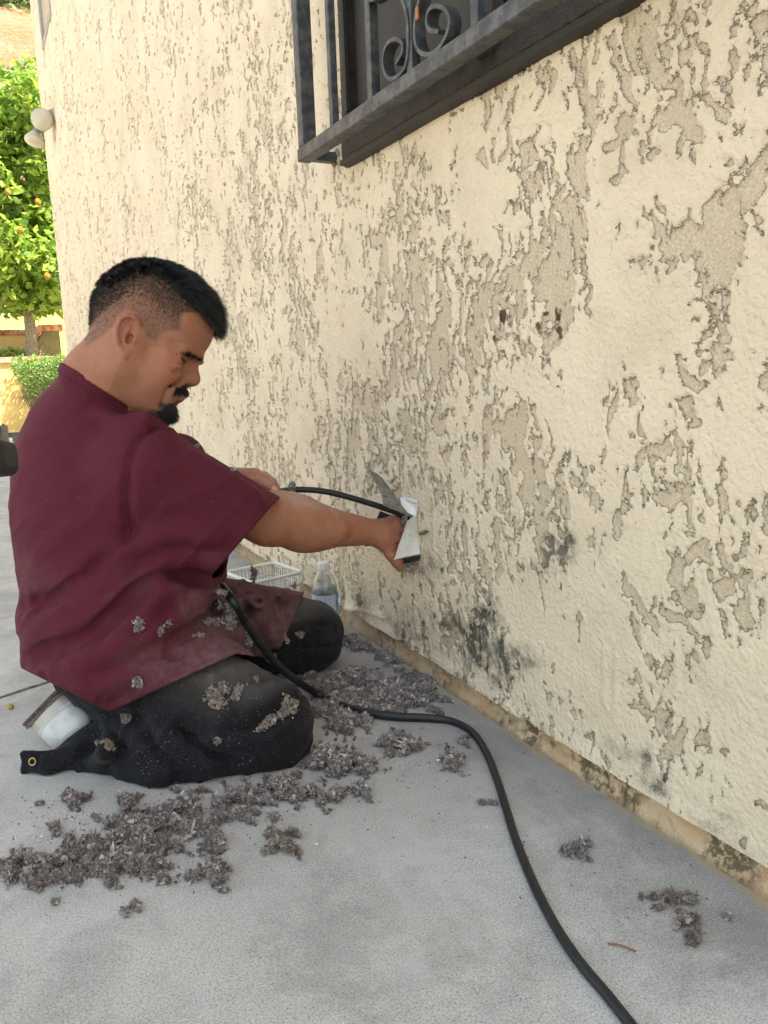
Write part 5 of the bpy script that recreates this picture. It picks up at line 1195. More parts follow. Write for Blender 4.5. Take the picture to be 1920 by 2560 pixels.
# ---- the wall vent and its bent sheet-metal flaps
def vent():
    root = empty('wall_vent', VENT); tag(root, 'broken white sheet metal vent in the stucco wall with bent flaps and a hose inside', 'vent')
    MW = NT('chipped white paint'); p = MW.geo(); n = MW.noise(p, 90, 5, .75); c = MW.mix(MW.ss(n, .60, .68), (.74, .74, .70), (.20, .19, .18)); c = MW.mix(MW.ss(MW.noise(p, 30, 3), .45, .7, 0, .45), c, (.62, .58, .50)); MW.set(Base_Color=c, Roughness=.6, Normal=MW.bump(n, .0008, .5)); MW = MW.m
    MG = simple('dull sheet metal', (.42, .39, .33), .55, .35, .25, 40, .2, 80); MD = simple('dark sheet metal', (.10, .095, .09), .55, .35, .2, 40, .2)
    b = MB(); c = VENT.copy(); b.lathe(c+[-.006, 0, 0], [(.040, 0), (.040, .10), (.0385, .10), (.0385, 0)], 36, (1, 0, 0), (False, False)); b.build('duct', MG, root, smooth=True)
    b = MB(); b.lathe(c+[.085, 0, 0], [(.040, 0), (.040, .004)], 30, (1, 0, 0)); b.build('duct_shade_disc', simple('painted duct shade', (.02, .018, .016), .9), root)  # near-black disc stands in for the shade deep in the duct
    def sheet(name, pts, th, mat, bend=.0, n=8):
        """bent quad sheet from four points (v0 v1 v2 v3) with thickness"""
        a, b_, c_, d_ = [np.array(q, float) for q in pts]; nn = unit(np.cross(b_-a, d_-a)); V = []
        for s_ in (0, 1):
            for i in range(n+1):
                for j in range(n+1):
                    u, v = i/n, j/n; q = (a*(1-u)+b_*u)*(1-v)+(d_*(1-u)+c_*u)*v
                    V.append(q+nn*(bend*math.sin(math.pi*u)*math.sin(math.pi*v)+th*s_+.0012*float(perlin(u*4+a[1]*50, v*4, 3))))
        k = (n+1)**2; F_ = [(i*(n+1)+j, i*(n+1)+j+1, (i+1)*(n+1)+j+1, (i+1)*(n+1)+j) for i in range(n) for j in range(n)]
        F_ += [tuple(k+q for q in f[::-1]) for f in F_]
        bd = [i*(n+1) for i in range(n+1)]+[n*(n+1)+j for j in range(1, n+1)]+[i*(n+1)+n for i in range(n-1, -1, -1)]+[j for j in range(n-1, 0, -1)]
        F_ += [(bd[i], bd[(i+1) % len(bd)], k+bd[(i+1) % len(bd)], k+bd[i]) for i in range(len(bd))]
        return mesh_obj(name, V, F_, mat, root, smooth=False)
    X = WALL
    w_ = lambda x, y, o: on_x(x, y, X-o)
    sheet('white_flap', [w_(1041, 1287, .006), w_(1051, 1384, .006), w_(986, 1399, .062), w_(1020, 1302, .045)], .0012, MW, -.004)
    sheet('white_collar', [w_(1046, 1262, .007), w_(1040, 1292, .010), w_(1006, 1275, .030), w_(1000, 1244, .012)], .0012, MW, .008)
    sheet('white_collar_top', [w_(1000, 1243, .0105), w_(1022, 1237, .009), w_(1044, 1246, .008), w_(1044, 1259, .008)], .001, MW, .004)
    sheet('grey_flap', [w_(1024, 1291, .040), w_(990, 1244, .030), w_(952, 1216, .050), w_(958, 1264, .085)], .0012, MG, .006)
    sheet('tall_flap', [w_(990, 1244, .030), w_(956, 1196, .020), w_(918, 1168, .060), w_(955, 1240, .075)], .0012, MG, .004)
    sheet('dark_flap', [w_(950, 1278, .050), w_(985, 1292, .030), w_(940, 1362, .030), w_(911, 1367, .050)], .0012, MD, .006)
    sheet('bottom_flap', [w_(1052, 1388, .004), w_(1046, 1402, .008), w_(1000, 1412, .020), w_(1006, 1398, .030)], .0012, MD, .001)
    b = MB(); q = w_(1068, 1329, .012); b.tube([w_(1052, 1334, .006), w_(1062, 1330, .012), q], [.004, .0045, .003], 8); b.build('nail_stub', MG, root, smooth=True)
vent()
# ---- water bottle
def bottle():
    c = on_ground(818, 1598); c[0] = min(c[0], WALL-.045); hpx_ = W2P(c+[0, 0, .1])
    root = empty('water_bottle', c); tag(root, 'clear plastic water bottle with white cap and blue label standing against the wall', 'bottle')
    prof = [(.008, .002), (.024, .0), (.030, .004), (.0318, .012), (.0325, .03), (.0310, .042), (.0325, .054), (.0310, .066), (.0325, .078), (.0325, .128), (.0310, .140), (.0270, .155), (.0195, .170), (.0135, .180), (.0118, .186), (.0118, .200)]
    MP = NT('clear plastic'); MP.set(Base_Color=(.93, .96, .97), Roughness=.06, IOR=1.30); MP.b.inputs['Transmission Weight'].default_value = .97; MP = MP.m
    m = MB(); m.lathe(c, [(r, h) for r, h in spline([np.array(q) for q in prof], 3)]+[(.0105, .200)]+[(r-.0011, h) for r, h in spline([np.array(q) for q in prof[:-1][::-1]], 3) if h > .003], 40); m.build('shell', MP, root, smooth=True)
    wprof = [(.006, .004), (.023, .0025), (.0290, .006), (.0304, .013), (.0311, .03), (.0297, .042), (.0311, .054), (.0297, .066), (.0311, .078), (.0311, .128), (.0300, .138)]
    MWt = NT('water'); MWt.set(Base_Color=(.80, .82, .80), Roughness=0.05, IOR=1.33); MWt.b.inputs['Transmission Weight'].default_value = .72; MWt = MWt.m
    m = MB(); m.lathe(c, wprof, 36); m.build('water', MWt, root, smooth=True)
    m = MB(); m.lathe(c+[0, 0, .1825], [(.0150, 0), (.0155, .002), (.0155, .018), (.0148, .0205), (.0120, .0212)], 36); m.build('cap', simple('white plastic cap', (.78, .78, .78), .35, 0, .03), root, smooth=True)
    th = math.radians(-35)                                         # printed label: silver-blue panel and a deep blue panel
    ld_ = MB(); ld_.lathe(c, [(.0329, .080), (.0329, .124)], 64, cap=(False, False)); t = NT('bottle label'); p = t.obj(); s_ = t.n('ShaderNodeSeparateXYZ'); t.l(p, s_.inputs[0])
    ang = t.math('ARCTAN2', s_.outputs[1], s_.outputs[0]); z = s_.outputs[2]
    vx, vy = W2P(c)[0], 0
    blue = t.math('MULTIPLY', t.math('GREATER_THAN', ang, -1.05), t.math('LESS_THAN', ang, .9))
    lines = t.math('MULTIPLY', t.math('GREATER_THAN', t.math('SINE', t.math('MULTIPLY', z, 900)), .2), t.math('GREATER_THAN', t.noise(t.mapv(p, (1, 1, .25)), 170, 2), .47))
    cb = t.mix(t.ss(t.noise(p, 60, 3), .4, .65), (.05, .20, .42), (.20, .42, .62)); cw = t.mix(t.math('MULTIPLY', lines, .45), (.52, .60, .68), (.22, .30, .40))
    t.set(Base_Color=t.mix(blue, cw, cb), Roughness=.3); ld_.build('label', t.m, root, smooth=True)
bottle()
# ---- white plastic basket
def basket():
    zt = .115; A = on_ground(757, 1430, zt); B_ = on_ground(684, 1406, zt); D = on_ground(712, 1460, zt); sh = WALL-.012-A[0]
    A[0] = min(A[0], WALL-.012)
    e1_ = B_-A; e2_ = D-A; e1_[2] = 0; e2_[2] = 0; ln = np.linalg.norm(e1_); u1 = e1_/ln; u2 = np.array([u1[1], -u1[0], 0]); u2 = u2 if u2@e2_ > 0 else -u2
    L2 = .16
    cs = [A, A+u1*ln, A+u1*ln+u2*L2, A+u2*L2]
    root = empty('plastic_basket', (sum(cs)/4)*np.array([1, 1, 0])); tag(root, 'small white plastic slotted basket on the ground by the wall behind the knee', 'basket')
    MPW = simple('white plastic', (.72, .71, .66), .45, 0, .06, 60)
    b = MB(); r = []
    for i in range(4):
        p0, p1 = cs[i], cs[(i+1) % 4]; pv, nx = cs[(i-1) % 4], cs[(i+1) % 4]
        r += [p0+unit(pv-p0)*.016, p0+unit(pv-p0)*.005+unit(nx-p0)*.005, p0+unit(nx-p0)*.016]
    r.append(r[0]); b.tube(r, .0052, 10, cap=False); b.build('rim', MPW, root, smooth=True)
    cen = sum(cs)/4
    for i in range(4):
        p0, p1 = cs[i], cs[(i+1) % 4]; L_ = np.linalg.norm(p1-p0); n = int(L_/.011); b = MB()
        def low(q): w_ = q-cen; return cen*np.array([1, 1, 0])+w_*np.array([.86, .86, 0])+np.array([0, 0, .004])
        for k in range(n+1):
            q = p0+(p1-p0)*(k/n); q0 = q.copy(); q0[2] = zt; b.tube([q0, low(q)], .0016, 5)
        for f_ in (.30, .62, .98):
            a = p0*(1-f_)+low(p0)*f_; c_ = p1*(1-f_)+low(p1)*f_; b.tube([a, c_], .0022, 6)
        b.build('side', MPW, root, smooth=True)
    b = MB(); c2 = [cen*np.array([1, 1, 0])+(q-cen)*np.array([.86, .86, 0])+np.array([0, 0, .003]) for q in cs]; b.add(c2+[q+np.array([0, 0, .003]) for q in c2], [(3, 2, 1, 0), (4, 5, 6, 7)]+[(i, (i+1) % 4, 4+(i+1) % 4, 4+i) for i in range(4)]); b.build('bottom', MPW, root)
basket()
# ---- equipment edge close at the left
def gear():
    d = .56; root = empty('equipment_tray', pix(-60, 1160, d)); tag(root, 'dark grey plastic rim of a tray poking in at the left edge of the view', 'tray')
    S = SDF(); c = C(-76, 1152, d); ax = np.stack([unit([1, .10, 0]), unit([-.10, 1, 0]), [0, 0, 1]])
    S.box(c, (.0300, .0130, .016), ax, .0075, .0); S.box(c+np.array([-.002, .009, .001]), (.0262, .0105, .0125), ax, .004, .002, 's')
    P, F = S.surface(.0014, c-.09, c+.09); mesh_obj('rim', V2W(P), F, simple('dark grey soft plastic', (.055, .056, .054), .45, 0, .1, 60, .15, 800), root)
    S = SDF(); S.box(c+np.array([-.002, .003, .001]), (.0250, .005, .0115), ax, .003); P, F = S.surface(.0018, c-.08, c+.08); mesh_obj('lining', V2W(P), F, simple('black fabric lining', (.012, .012, .013), .95), root)
    m = MB(); q = pix(-290, 1175, d); m.tube([q, q*np.array([1, 1, 0])+np.array([-.05, -.05, .01])], .012, 12); m.tube([q, pix(-165, 1165, d)], .007, 12); m.build('stand', simple('black steel stand', (.03, .03, .03), .4, .4), root, smooth=True)
gear()
# ---- scraps of grey insulation
def fluff_mat(name, a, b_, c_):
    t = NT(name); p = t.geo(); v = t.attr('tone'); c = t.mix(t.ss(v, 0, .6), a, b_); c = t.mix(t.ss(v, .6, 1.0), c, c_); c = t.mix(t.math('MULTIPLY', t.noise(p, 300, 3, .7), .5), c, a)
    t.set(Base_Color=c, Roughness=1.0, Normal=t.bump(t.noise(p, 420, 3, .8), .002, 1)); return t.m
MF = fluff_mat('grey cellulose insulation', (.13, .110, .102), (.34, .295, .28), (.66, .61, .57))
MFB = fluff_mat('beige cellulose insulation', (.14, .11, .09), (.33, .275, .235), (.52, .46, .40))
def _ico():
    p = (1+5**.5)/2; v = [(-1,p,0),(1,p,0),(-1,-p,0),(1,-p,0),(0,-1,p),(0,1,p),(0,-1,-p),(0,1,-p),(p,0,-1),(p,0,1),(-p,0,-1),(-p,0,1)]
    f = [(0,11,5),(0,5,1),(0,1,7),(0,7,10),(0,10,11),(1,5,9),(5,11,4),(11,10,2),(10,7,6),(7,1,8),(3,9,4),(3,4,2),(3,2,6),(3,6,8),(3,8,9),(4,9,5),(2,4,11),(6,2,10),(8,6,7),(9,8,1)]
    v = [np.array(q)/np.linalg.norm(q) for q in v]; c = {}; g = []
    def mid(a, b):
        k = (min(a, b), max(a, b))
        if k not in c: c[k] = len(v); v.append((v[a]+v[b])/np.linalg.norm(v[a]+v[b]))
        return c[k]
    for a, b, d in f: x, y, z = mid(a, b), mid(b, d), mid(d, a); g += [(a, x, z, z), (x, b, y, y), (z, y, d, d), (x, y, z, z)]
    return np.array(v), np.array(g)[:, :3]
ICV, ICF = _ico()
def crumbs(cen, size, rs, tone):
    n = len(cen); a = rs.normal(size=(n, 3)); a /= np.linalg.norm(a, axis=1, keepdims=True); b_ = np.cross(a, rs.normal(size=(n, 3))); b_ /= np.linalg.norm(b_, axis=1, keepdims=True); c_ = np.cross(a, b_)
    sz = size*(.40+.9*rs.rand(n)**1.5); sc = np.stack([np.ones(n), .45+.4*rs.rand(n), .35+.4*rs.rand(n)], 1)
    k = len(ICV); o = rs.rand(n)*90
    nz = perlin(ICV[None, :, 0]*1.9+o[:, None], ICV[None, :, 1]*1.9, ICV[None, :, 2]*1.9+o[:, None]*1.3)*.9+perlin(ICV[None, :, 0]*5.3+o[:, None], ICV[None, :, 1]*5.3, ICV[None, :, 2]*5.3)*.75
    L = ICV[None]*(1+nz)[..., None]*sc[:, None]
    V = cen[:, None]+sz[:, None, None]*(L[..., 0:1]*a[:, None]+L[..., 1:2]*b_[:, None]+L[..., 2:3]*c_[:, None])
    t_ = np.clip(tone[:, None]+nz*.55, 0, 1)  # lighter tips and darker hollows: highlight and shade put into the tone
    F = (np.arange(n)*k)[:, None, None]+ICF[None]; return V.reshape(-1, 3), F.reshape(-1, 3), t_.ravel()
def tri2quad(F): return np.concatenate([F, F[:, 2:3]], 1)
def flakes(cen, out, size, rs, tone):
    """crumpled little sheets: 4x3 vertex patches, each curled at random"""
    n = len(cen); g1, g2 = 4, 3; u = np.linspace(-1, 1, g1); v = np.linspace(-1, 1, g2); U, V_ = np.meshgrid(u, v, indexing='ij'); U = U.ravel(); V_ = V_.ravel()
    a = rs.normal(size=(n, 3)); a /= np.linalg.norm(a, axis=1, keepdims=True); b_ = np.cross(a, rs.normal(size=(n, 3))+out*.3); b_ /= np.linalg.norm(b_, axis=1, keepdims=True); c_ = np.cross(a, b_)
    sz = size*(.45+1.0*rs.rand(n)**1.6); cu = rs.normal(size=n)*.6; tw = rs.normal(size=n)*.5
    w_ = .35+.5*rs.rand(n); j = rs.normal(size=(n, g1*g2, 3))*.10
    V = cen[:, None]+sz[:, None, None]*(a[:, None]*U[None, :, None]+b_[:, None]*(V_[None]*w_[:, None])[..., None]*(1-.35*np.abs(U))[None, :, None]+c_[:, None]*((cu[:, None]*U[None]**2+tw[:, None]*U[None]*V_[None]))[..., None]+j)
    V = V.reshape(-1, 3); b0 = (np.arange(n)*g1*g2)[:, None]; F = [b0+np.array([[i*g2+k, i*g2+k+1, (i+1)*g2+k+1, (i+1)*g2+k]]) for i in range(g1-1) for k in range(g2-1)]
    return V, np.concatenate(F), np.repeat(tone, g1*g2)
SEED = [100]
def ground_clump(spots, label, group='scraps of grey insulation on the concrete', kind=None, mat=None, dens=1.0, name='insulation_clump', cat='insulation'):
    """spots: (px, py, half width px, half depth px, height m)"""
    SEED[0] += 1; rs = np.random.RandomState(SEED[0]); VV, FF, TT = [], [], []; nv = 0
    for x, y, rx, ry, h in spots:
        g_ = on_ground(x, y+ry*.35); gx = on_ground(x+rx, y+ry*.35)-g_; gy = on_ground(x, y+ry*.35-ry*.8)-g_
        ax, ay = np.linalg.norm(gx), np.linalg.norm(gy); ay = min(ay, ax*1.4); ux, uy = unit(gx), unit(gy)
        area = ax*ay*3.1; n = int(min(1500, max(26, area*3.4e5*dens)))
        # lumpy core clusters
        k = max(3, int(area*5000)); cq = rs.normal(size=(k, 2))*.50; cr = .35+.5*rs.rand(k)
        idx = rs.randint(k, size=n); p2 = cq[idx]+rs.normal(size=(n, 2))*.20*cr[idx][:, None]; sp = rs.rand(n) < .07; p2 = np.where(sp[:, None], p2*1.7, p2)
        rad = np.hypot(p2[:, 0], p2[:, 1]); dome = np.clip(1-rad**2*.7, .12, 1)*(.35+.65*cr[idx])
        z = h*dome*np.sqrt(rs.rand(n)); z = np.maximum(z, .0015)
        cen = g_+ux*(p2[:, 0]*ax)[:, None]+uy*(p2[:, 1]*ay)[:, None]; cen[:, 2] = z+.001
        cen[:, 0] = np.minimum(cen[:, 0], WALL-.006)
        out = cen-g_-[0, 0, .01]; out /= np.linalg.norm(out, axis=1, keepdims=True)+1e-9
        tone = np.clip(.12+.55*(z/h)*rs.rand(n)+.30*rs.rand(n)**2+.15*rs.randn(n), 0, 1)  # higher pieces get a lighter tone, painting the pile's lit top
        V, F, T = crumbs(cen, min(.0052, .0026+ax*.036), rs, tone); V[:, 2] = np.maximum(V[:, 2], .0006); VV.append(V); FF.append(F+nv); TT.append(T); nv += len(V)
        n3 = n//2; V, F, T = flakes(cen[:n3]+out[:n3]*.002, out[:n3], min(.0072, .0036+ax*.045), rs, np.clip(tone[:n3]+.40, 0, 1)); V[:, 2] = np.maximum(V[:, 2], .0006); F = np.concatenate([F[:, :3], F[:, [0, 2, 3]]]); VV.append(V); FF.append(F+nv); TT.append(T); nv += len(V)
        nf = n*2; ft = cen[rs.randint(n, size=nf)]; dr = rs.normal(size=(nf, 3)); dr[:, 2] = np.abs(dr[:, 2])*.8; dr /= np.linalg.norm(dr, axis=1, keepdims=True); e = ft+dr*(.004+.008*rs.rand(nf))[:, None]; w_ = np.cross(dr, [0, 0, 1.])*.00030
        V = np.stack([ft-w_, ft+w_, e+w_*.3, e-w_*.3], 1).reshape(-1, 3); V[:, 2] = np.maximum(V[:, 2], .0006); F = (np.arange(nf)*4)[:, None]+np.array([[0, 1, 2, 3]]); F = np.concatenate([F[:, :3], F[:, [0, 2, 3]]]); VV.append(V); FF.append(F+nv); TT.append(np.repeat(.4+.6*rs.rand(nf), 4)); nv += len(V)
    b_ = on_ground(spots[0][0], spots[0][1])
    o = mesh_obj(name, np.concatenate(VV), np.concatenate(FF), mat or MF, None, b_, smooth=True, attrs={'tone': np.concatenate(TT)})
    tag(o, label, cat, group if kind is None else None, kind); return o
ground_clump([(20, 2178, 34, 38, .024), (65, 2160, 40, 34, .026), (112, 2168, 42, 34, .024), (155, 2150, 34, 30, .022), (190, 2118, 28, 24, .020), (232, 2140, 34, 34, .024), (260, 2175, 34, 30, .022), (290, 2110, 42, 36, .028), (320, 2150, 42, 34, .026), (345, 2070, 48, 38, .030), (385, 2110, 42, 34, .026), (375, 2165, 34, 24, .020), (425, 2055, 34, 26, .022), (400, 2200, 22, 16, .012), (440, 2120, 22, 18, .014),
              (318, 2010, 30, 26, .024), (500, 2030, 34, 24, .020), (545, 2010, 30, 22, .018), (590, 1995, 34, 28, .022), (630, 1985, 28, 24, .020), (610, 2040, 26, 18, .016), (560, 2095, 40, 26, .020), (475, 2065, 20, 14, .012), (460, 2075, 40, 24, .018), (445, 2020, 40, 26, .020), (480, 1990, 24, 14, .012), (570, 2040, 34, 20, .014), (655, 2010, 30, 20, .014), (225, 2105, 30, 22, .016), (300, 2060, 34, 24, .020), (90, 2190, 50, 24, .016), (350, 2130, 60, 40, .022), (280, 2150, 50, 30, .020), (530, 2050, 26, 14, .008), (400, 2160, 30, 22, .014)],
             'long drift of grey insulation fluff spread over the concrete in front of the kneeling person', kind='stuff', name='insulation_fluff', dens=1.0)
ground_clump([(800, 1715, 30, 24, .020), (840, 1700, 34, 22, .020), (880, 1690, 36, 20, .020), (930, 1700, 40, 22, .022), (975, 1715, 38, 22, .020), (1000, 1745, 44, 20, .018), (940, 1745, 44, 22, .022), (880, 1740, 36, 20, .020), (1040, 1750, 30, 16, .014), (820, 1775, 34, 22, .020), (865, 1800, 40, 28, .026), (910, 1800, 26, 20, .018), (960, 1778, 40, 14, .014), (1065, 1720, 26, 10, .010), (1020, 1690, 20, 10, .010), (1085, 1775, 22, 12, .008), (900, 1760, 60, 26, .016), (980, 1720, 60, 24, .016), (850, 1750, 40, 26, .016), (1050, 1700, 40, 14, .006), (1110, 1745, 30, 10, .005), (780, 1690, 20, 14, .012)],
             'heap of grey insulation fluff between the far knee and the wall under the hose', kind='stuff', name='insulation_fluff')
ground_clump([(870, 1602, 24, 14, .016), (905, 1612, 24, 12, .014), (945, 1632, 18, 12, .012), (975, 1650, 22, 14, .014), (1000, 1672, 14, 8, .008)], 'thin line of grey insulation fluff along the wall base beside the far knee', kind='stuff', name='insulation_fluff')
for sp_, lab in [([(820, 1895, 44, 34, .034), (870, 1905, 44, 30, .028), (920, 1915, 26, 22, .016), (800, 1870, 20, 14, .020)], 'large shaggy dark clump of insulation in front of the near knee'),
                 ([(712, 1965, 38, 34, .030), (700, 2000, 24, 16, .016)], 'rounded clump of insulation below the near knee at the end of the drift'),
                 ([(775, 1985, 32, 24, .020), (826, 1990, 28, 24, .018)], 'ragged clump of insulation right of the rounded one below the near knee'),
                 ([(910, 1972, 26, 24, .016)], 'small fluffy clump of insulation below the large shaggy one'),
                 ([(985, 1858, 40, 26, .026), (1022, 1872, 26, 18, .020)], 'dense clump of insulation halfway between the near knee and the hose bend'),
                 ([(1128, 1902, 34, 22, .018)], 'star shaped scrap of insulation just left of the hose bend'),
                 ([(1150, 1845, 16, 22, .008)], 'thin pale scrap of insulation touching the inside of the hose bend'),
                 ([(1216, 2006, 18, 9, .008)], 'tiny dark tuft of insulation just left of the hose past the bend'),
                 ([(1430, 2125, 34, 22, .014), (1470, 2115, 26, 20, .012)], 'brownish clump of insulation on the concrete right of the hose'),
                 ([(180, 2003, 40, 22, .018)], 'oblong pale clump of insulation below the trouser cuff'),
                 ([(140, 2075, 24, 16, .014), (175, 2090, 18, 12, .010)], 'flat clump of insulation above the left end of the drift'),
                 ([(238, 2042, 10, 12, .008)], 'little dark ball of insulation left of the drift'),
                 ([(103, 2008, 12, 6, .005)], 'smallest dark speck of insulation left of the oblong pale clump'),
                 ([(530, 2178, 42, 32, .026)], 'separate rounded clump of insulation below the middle of the drift'),
                 ([(684, 2042, 15, 12, .008)], 'small crumb of insulation right of the drift, above the beige scrap'),
                 ([(340, 2262, 14, 26, .010)], 'upright small tuft of insulation below the drift'),
                 ([(312, 2288, 12, 10, .006)], 'tiny tuft of insulation lowest below the drift'),
                 ([(139, 2256, 9, 7, .006)], 'lone dark pellet of insulation below the left end of the drift'),
                 ([(500, 1972, 18, 8, .008), (430, 1975, 16, 7, .007)], 'flat scrap of insulation against the underside of the near shin'),
                 ([(744, 1888, 14, 8, .007)], 'small dark crumb of insulation touching the near knee')]:
    ground_clump(sp_, lab)
ground_clump([(712, 2112, 40, 28, .014), (688, 2092, 20, 16, .012), (735, 2085, 18, 16, .014)], 'broad beige scrap of insulation lying right of the drift', mat=MFB, dens=.8)
ground_clump([(1690, 2240, 40, 24, .012), (1665, 2255, 24, 16, .010), (1735, 2250, 22, 18, .010)], 'pale pinkish clump of insulation near the wall at the lower right', mat=MFB, dens=.8)
ground_clump([(1722, 2300, 38, 26, .012), (1750, 2325, 18, 16, .010)], 'whitish scrap of insulation just below the pale pinkish clump', mat=MFB, dens=.8)
ground_clump([(1818, 2290, 10, 8, .004)], 'single dark pebble of insulation nearest the wall at the lower right')
def tuft(x, y, r, srf, label, mat=None, n=60, h=.6, tall=None, d0=1.0, d1=2.1, depth=None):
    SEED[0] += 1; n = int(n*1.6); rs = np.random.RandomState(SEED[0]); q, ok = srf.trace([x, x+4, x], [y, y, y+4], d0, d1)
    if depth is not None: q = np.array([C(x, y, depth), C(x+4, y, depth), C(x, y+4, depth)])
    nn = np.cross(q[1]-q[0], q[2]-q[0]); nn = unit(nn); nn = nn if nn[2] < 0 else -nn
    a = unit(np.cross(nn, [0, 1., 0])); b_ = np.cross(nn, a)
    k = 5; cc = rs.normal(size=(k, 2))*.5; idx = rs.randint(k, size=n); p2 = cc[idx]+rs.normal(size=(n, 2))*.3
    rx, ry = (r, r) if np.isscalar(r) else r
    cen = q[0]+a*(p2[:, 0]*rx)[:, None]+b_*(p2[:, 1]*ry)[:, None]+nn*(rs.rand(n)*h*min(rx, ry)+.001)[:, None]
    if depth is None:
        dd = srf.ev(cen.astype(np.float32)); cen = cen+nn*np.clip(-dd+.001, -.01, .02)[:, None]
    T0 = np.clip(.35+.35*rs.randn(n)*.8+.25*rs.rand(n), 0, 1); V, F, T = crumbs(cen, min(.0034, .0014+.16*min(rx, ry)), rs, T0)
    n3 = n//3; V3, F3, T3 = flakes(cen[:n3]+nn*.001, np.repeat(nn[None], n3, 0), min(.0042, .0018+.18*min(rx, ry)), rs, np.clip(T0[:n3]+.2, 0, 1)); F3 = np.concatenate([F3[:, :3], F3[:, [0, 2, 3]]])+len(V)
    V = np.concatenate([V, V3]); F = np.concatenate([F, F3]); T = np.concatenate([T, T3])
    nf = n//2; ft = cen[rs.randint(n, size=nf)]; dr = rs.normal(size=(nf, 3))+nn; dr /= np.linalg.norm(dr, axis=1, keepdims=True); e = ft+dr*(.003+.007*rs.rand(nf))[:, None]; w_ = np.cross(dr, [.3, 1., 0])*.0003
    V2 = np.stack([ft-w_, ft+w_, e+w_*.3, e-w_*.3], 1).reshape(-1, 3); F2 = (np.arange(nf)*4)[:, None]+np.array([[0, 1, 2, 3]])+len(V); F2 = np.concatenate([F2[:, :3], F2[:, [0, 2, 3]]])
    o = mesh_obj('insulation_tuft', V2W(np.concatenate([V, V2])), np.concatenate([F, F2]), mat or MFB, None, V2W(q[0]), attrs={'tone': np.concatenate([T, np.repeat(.7*np.ones(nf), 4)])})
    tag(o, label, 'insulation', 'tufts of insulation caught on the clothes'); return o
for x, y, r, srf, lab, mt, n in [
    (545, 1740, (.022, .020), ST, 'largest beige tuft of insulation stuck on the near thigh', MFB, 150), (600, 1735, (.010, .016), ST, 'brownish flat tuft right beside the largest one on the near thigh', MFB, 60),
    (725, 1765, (.016, .020), ST, 'ragged tuft of insulation on top of the near knee', MFB, 110), (662, 1815, (.009, .026), ST, 'pale hanging strip of insulation on the side of the near knee', MFB, 90), (690, 1792, (.012, .007), ST, 'small pale scrap between ragged tuft and hanging strip on the near knee', MFB, 40),
    (313, 1802, (.014, .010), ST, 'whitish tuft where the shirt hem meets the near shin', MFB, 50), (262, 1855, (.010, .018), ST, 'hook shaped pale tuft on the rear of the near shin', MFB, 60), (216, 1935, (.014, .008), ST, 'low pale tuft on the trouser leg near the cuff', MFB, 40),
    (350, 1567, (.010, .010), SO, 'pale tuft on the shirt above the hip, left of its twin', MF, 40), (400, 1568, (.007, .012), SO, 'narrow pale tuft on the shirt above the hip, right of its twin', MF, 35), (346, 1705, (.008, .012), SO, 'grey tuft on the low back corner of the shirt', MF, 40),
    (556, 1480, (.010, .009), SO, 'tuft on the shirt just below the sleeve opening', MF, 40), (535, 1558, (.022, .012), SO, 'wide dusty tuft in the lap beside the hose', MF, 90), (575, 1560, (.018, .012), SO, 'dark tuft in the lap touching the hose', MF, 80), (620, 1590, (.010, .024), SO, 'tall brown tuft in the lap left of the hose', MF, 90),
    (576, 1525, (.014, .022), SO, 'shaggy dark tuft on the belly where the hose enters the lap', MF, 90), (676, 1640, (.010, .012), SO, 'beige tuft on the hose at the near hem of the shirt', MFB, 50), (544, 1848, (.006, .007), ST, 'small pale fleck alone on the middle of the near shin', MFB, 20),
    (708, 1684, (.010, .010), ST, 'pale tuft on the inner side of the near thigh under the hose', MFB, 40), (744, 1588, (.009, .009), ST, 'pale tuft on the far knee', MFB, 35), (712, 1590, (.006, .014), SO, 'thin pale tuft at the far hem of the shirt', MFB, 35), (500, 1590, (.008, .006), SO, 'small tuft on the lower front of the shirt', MFB, 24), (640, 1700, (.006, .006), ST, 'tiny tuft on the upper near thigh below the hem', MFB, 20),
    (730, 1464, (.010, .005), SO, 'dark tuft on the far thigh of the shirt in front of the basket', MF, 40), (497, 1122, (.012, .007), SO, 'dark tuft on the shoulder of the near sleeve', MF, 50), (585, 1176, (.012, .005), SO, 'grey tuft along the upper edge of the near sleeve', MF, 40)]:
    tuft(x, y, r, srf, lab, mt, n)
tuft(632, 1432, (.006, .020), SO, 'upright dark tuft rising from the far thigh left of the basket', MF, 70, depth=1.66)
tuft(728, 1232, (.010, .012), SO, 'grey tuft clinging to the hose near the left hand', MF, 60, depth=1.607)
tuft(1012, 1312, (.008, .014), SO, 'brown tuft stuck on the hose end at the vent', MF, 60, depth=1.690)
tuft(1035, 1418, (.018, .012), SO, 'dark tuft of insulation hanging below the vent on the wall', MF, 70, depth=1.735)
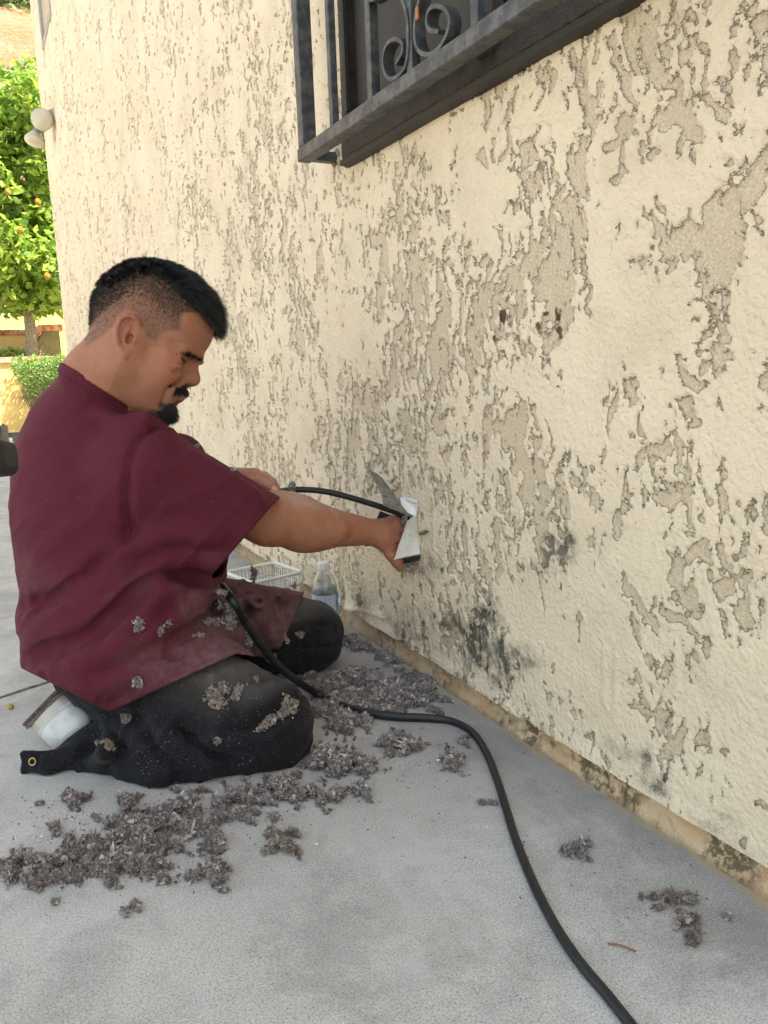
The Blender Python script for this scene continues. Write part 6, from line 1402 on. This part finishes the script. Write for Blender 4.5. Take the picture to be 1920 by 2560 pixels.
# ---- a dry twig, a yellow bud and white paint chips
def small():
    a = on_ground(1520, 2358, .002); b_ = on_ground(1590, 2378, .002); m = MB(); m.tube(spline([a, (a+b_)/2+[0, .002, .001], b_], 4), [.0012]*9, 6)
    o = m.build('twig', simple('rusty brown twig', (.28, .12, .07), .8), None, a, smooth=True); tag(o, 'thin reddish brown twig lying on the concrete at the lower right', 'twig')
    c = on_ground(28, 1772, .0); m = MB(); m.lathe(c, [(.001, 0), (.0045, .001), (.0062, .005), (.0050, .009), (.001, .0105)], 12); rs = np.random.RandomState(1); m.v = [tuple(np.array(v)+rs.normal(size=3)*.0006) for v in m.v]
    o = m.build('flower_bud', simple('yellow bud', (.42, .30, .05), .8, 0, .4, 300), None, c, smooth=True); tag(o, 'small dry yellow bud lying beside the pavement joint', 'bud')
    mc = simple('white paint', (.78, .77, .73), .7); chips = [(795, 2108, 7, 'largest white paint chip, right of the beige insulation scrap'), (992, 1668, 8, 'white paint chip beside the heap of fluff under the hose'), (1100, 1900, 9, 'long white paint chip left of the star shaped insulation scrap'), (104, 2092, 5, 'white paint chip left of the flat insulation clump'), (1216, 2068, 4, 'tiny white paint chip left of the hose')]
    for i, (x, y, r, lab) in enumerate(chips):
        c = on_ground(x, y, .0025); rs = np.random.RandomState(i); n = 7; rr = r*np.linalg.norm(on_ground(x+1, y)-on_ground(x, y)); an = np.sort(rs.rand(n)*6.28); v = [c+np.array([math.cos(q)*rr*rs.uniform(.6, 1.2), math.sin(q)*rr*rs.uniform(.6, 1.2), rs.uniform(-.001, .0025)]) for q in an]
        o = mesh_obj('paint_chip', v+[p-np.array([0, 0, .0008]) for p in v], [tuple(range(n)), tuple(range(n, 2*n))[::-1]]+[(k, n+k, n+(k+1) % n, (k+1) % n) for k in range(n)], mc, None, c, smooth=False); tag(o, lab, 'paint chip', 'white paint chips on the concrete')
small()

# ---- fine grit and lint crumbs strewn round the drifts
def grit():
    rs = np.random.RandomState(77); V, F = [], []; px = []
    for x, y, sx, sy, n in ((330, 2110, 260, 90, 260), (640, 2010, 220, 60, 160), (930, 1760, 150, 60, 200), (950, 1900, 160, 60, 90), (1250, 2050, 300, 180, 60), (1600, 2250, 200, 100, 50), (150, 2050, 130, 60, 50)):
        px += [(rs.normal(x, sx*.6), rs.normal(y, sy*.7)) for _ in range(n)]
    c = np.array([on_ground(a, b_) for a, b_ in px]); c = c[c[:, 0] < WALL-.01]; c[:, 2] = .0008; n = len(c)
    V, F, T = crumbs(c, .0013, rs, rs.rand(n)*.6); V[:, 2] = np.maximum(V[:, 2], .0003)
    o = mesh_obj('insulation_crumbs', V, F, MF, None, on_ground(330, 2110), attrs={'tone': T}); tag(o, 'fine crumbs of grey insulation strewn over the concrete around the drift', 'crumbs', None, 'stuff')
grit()
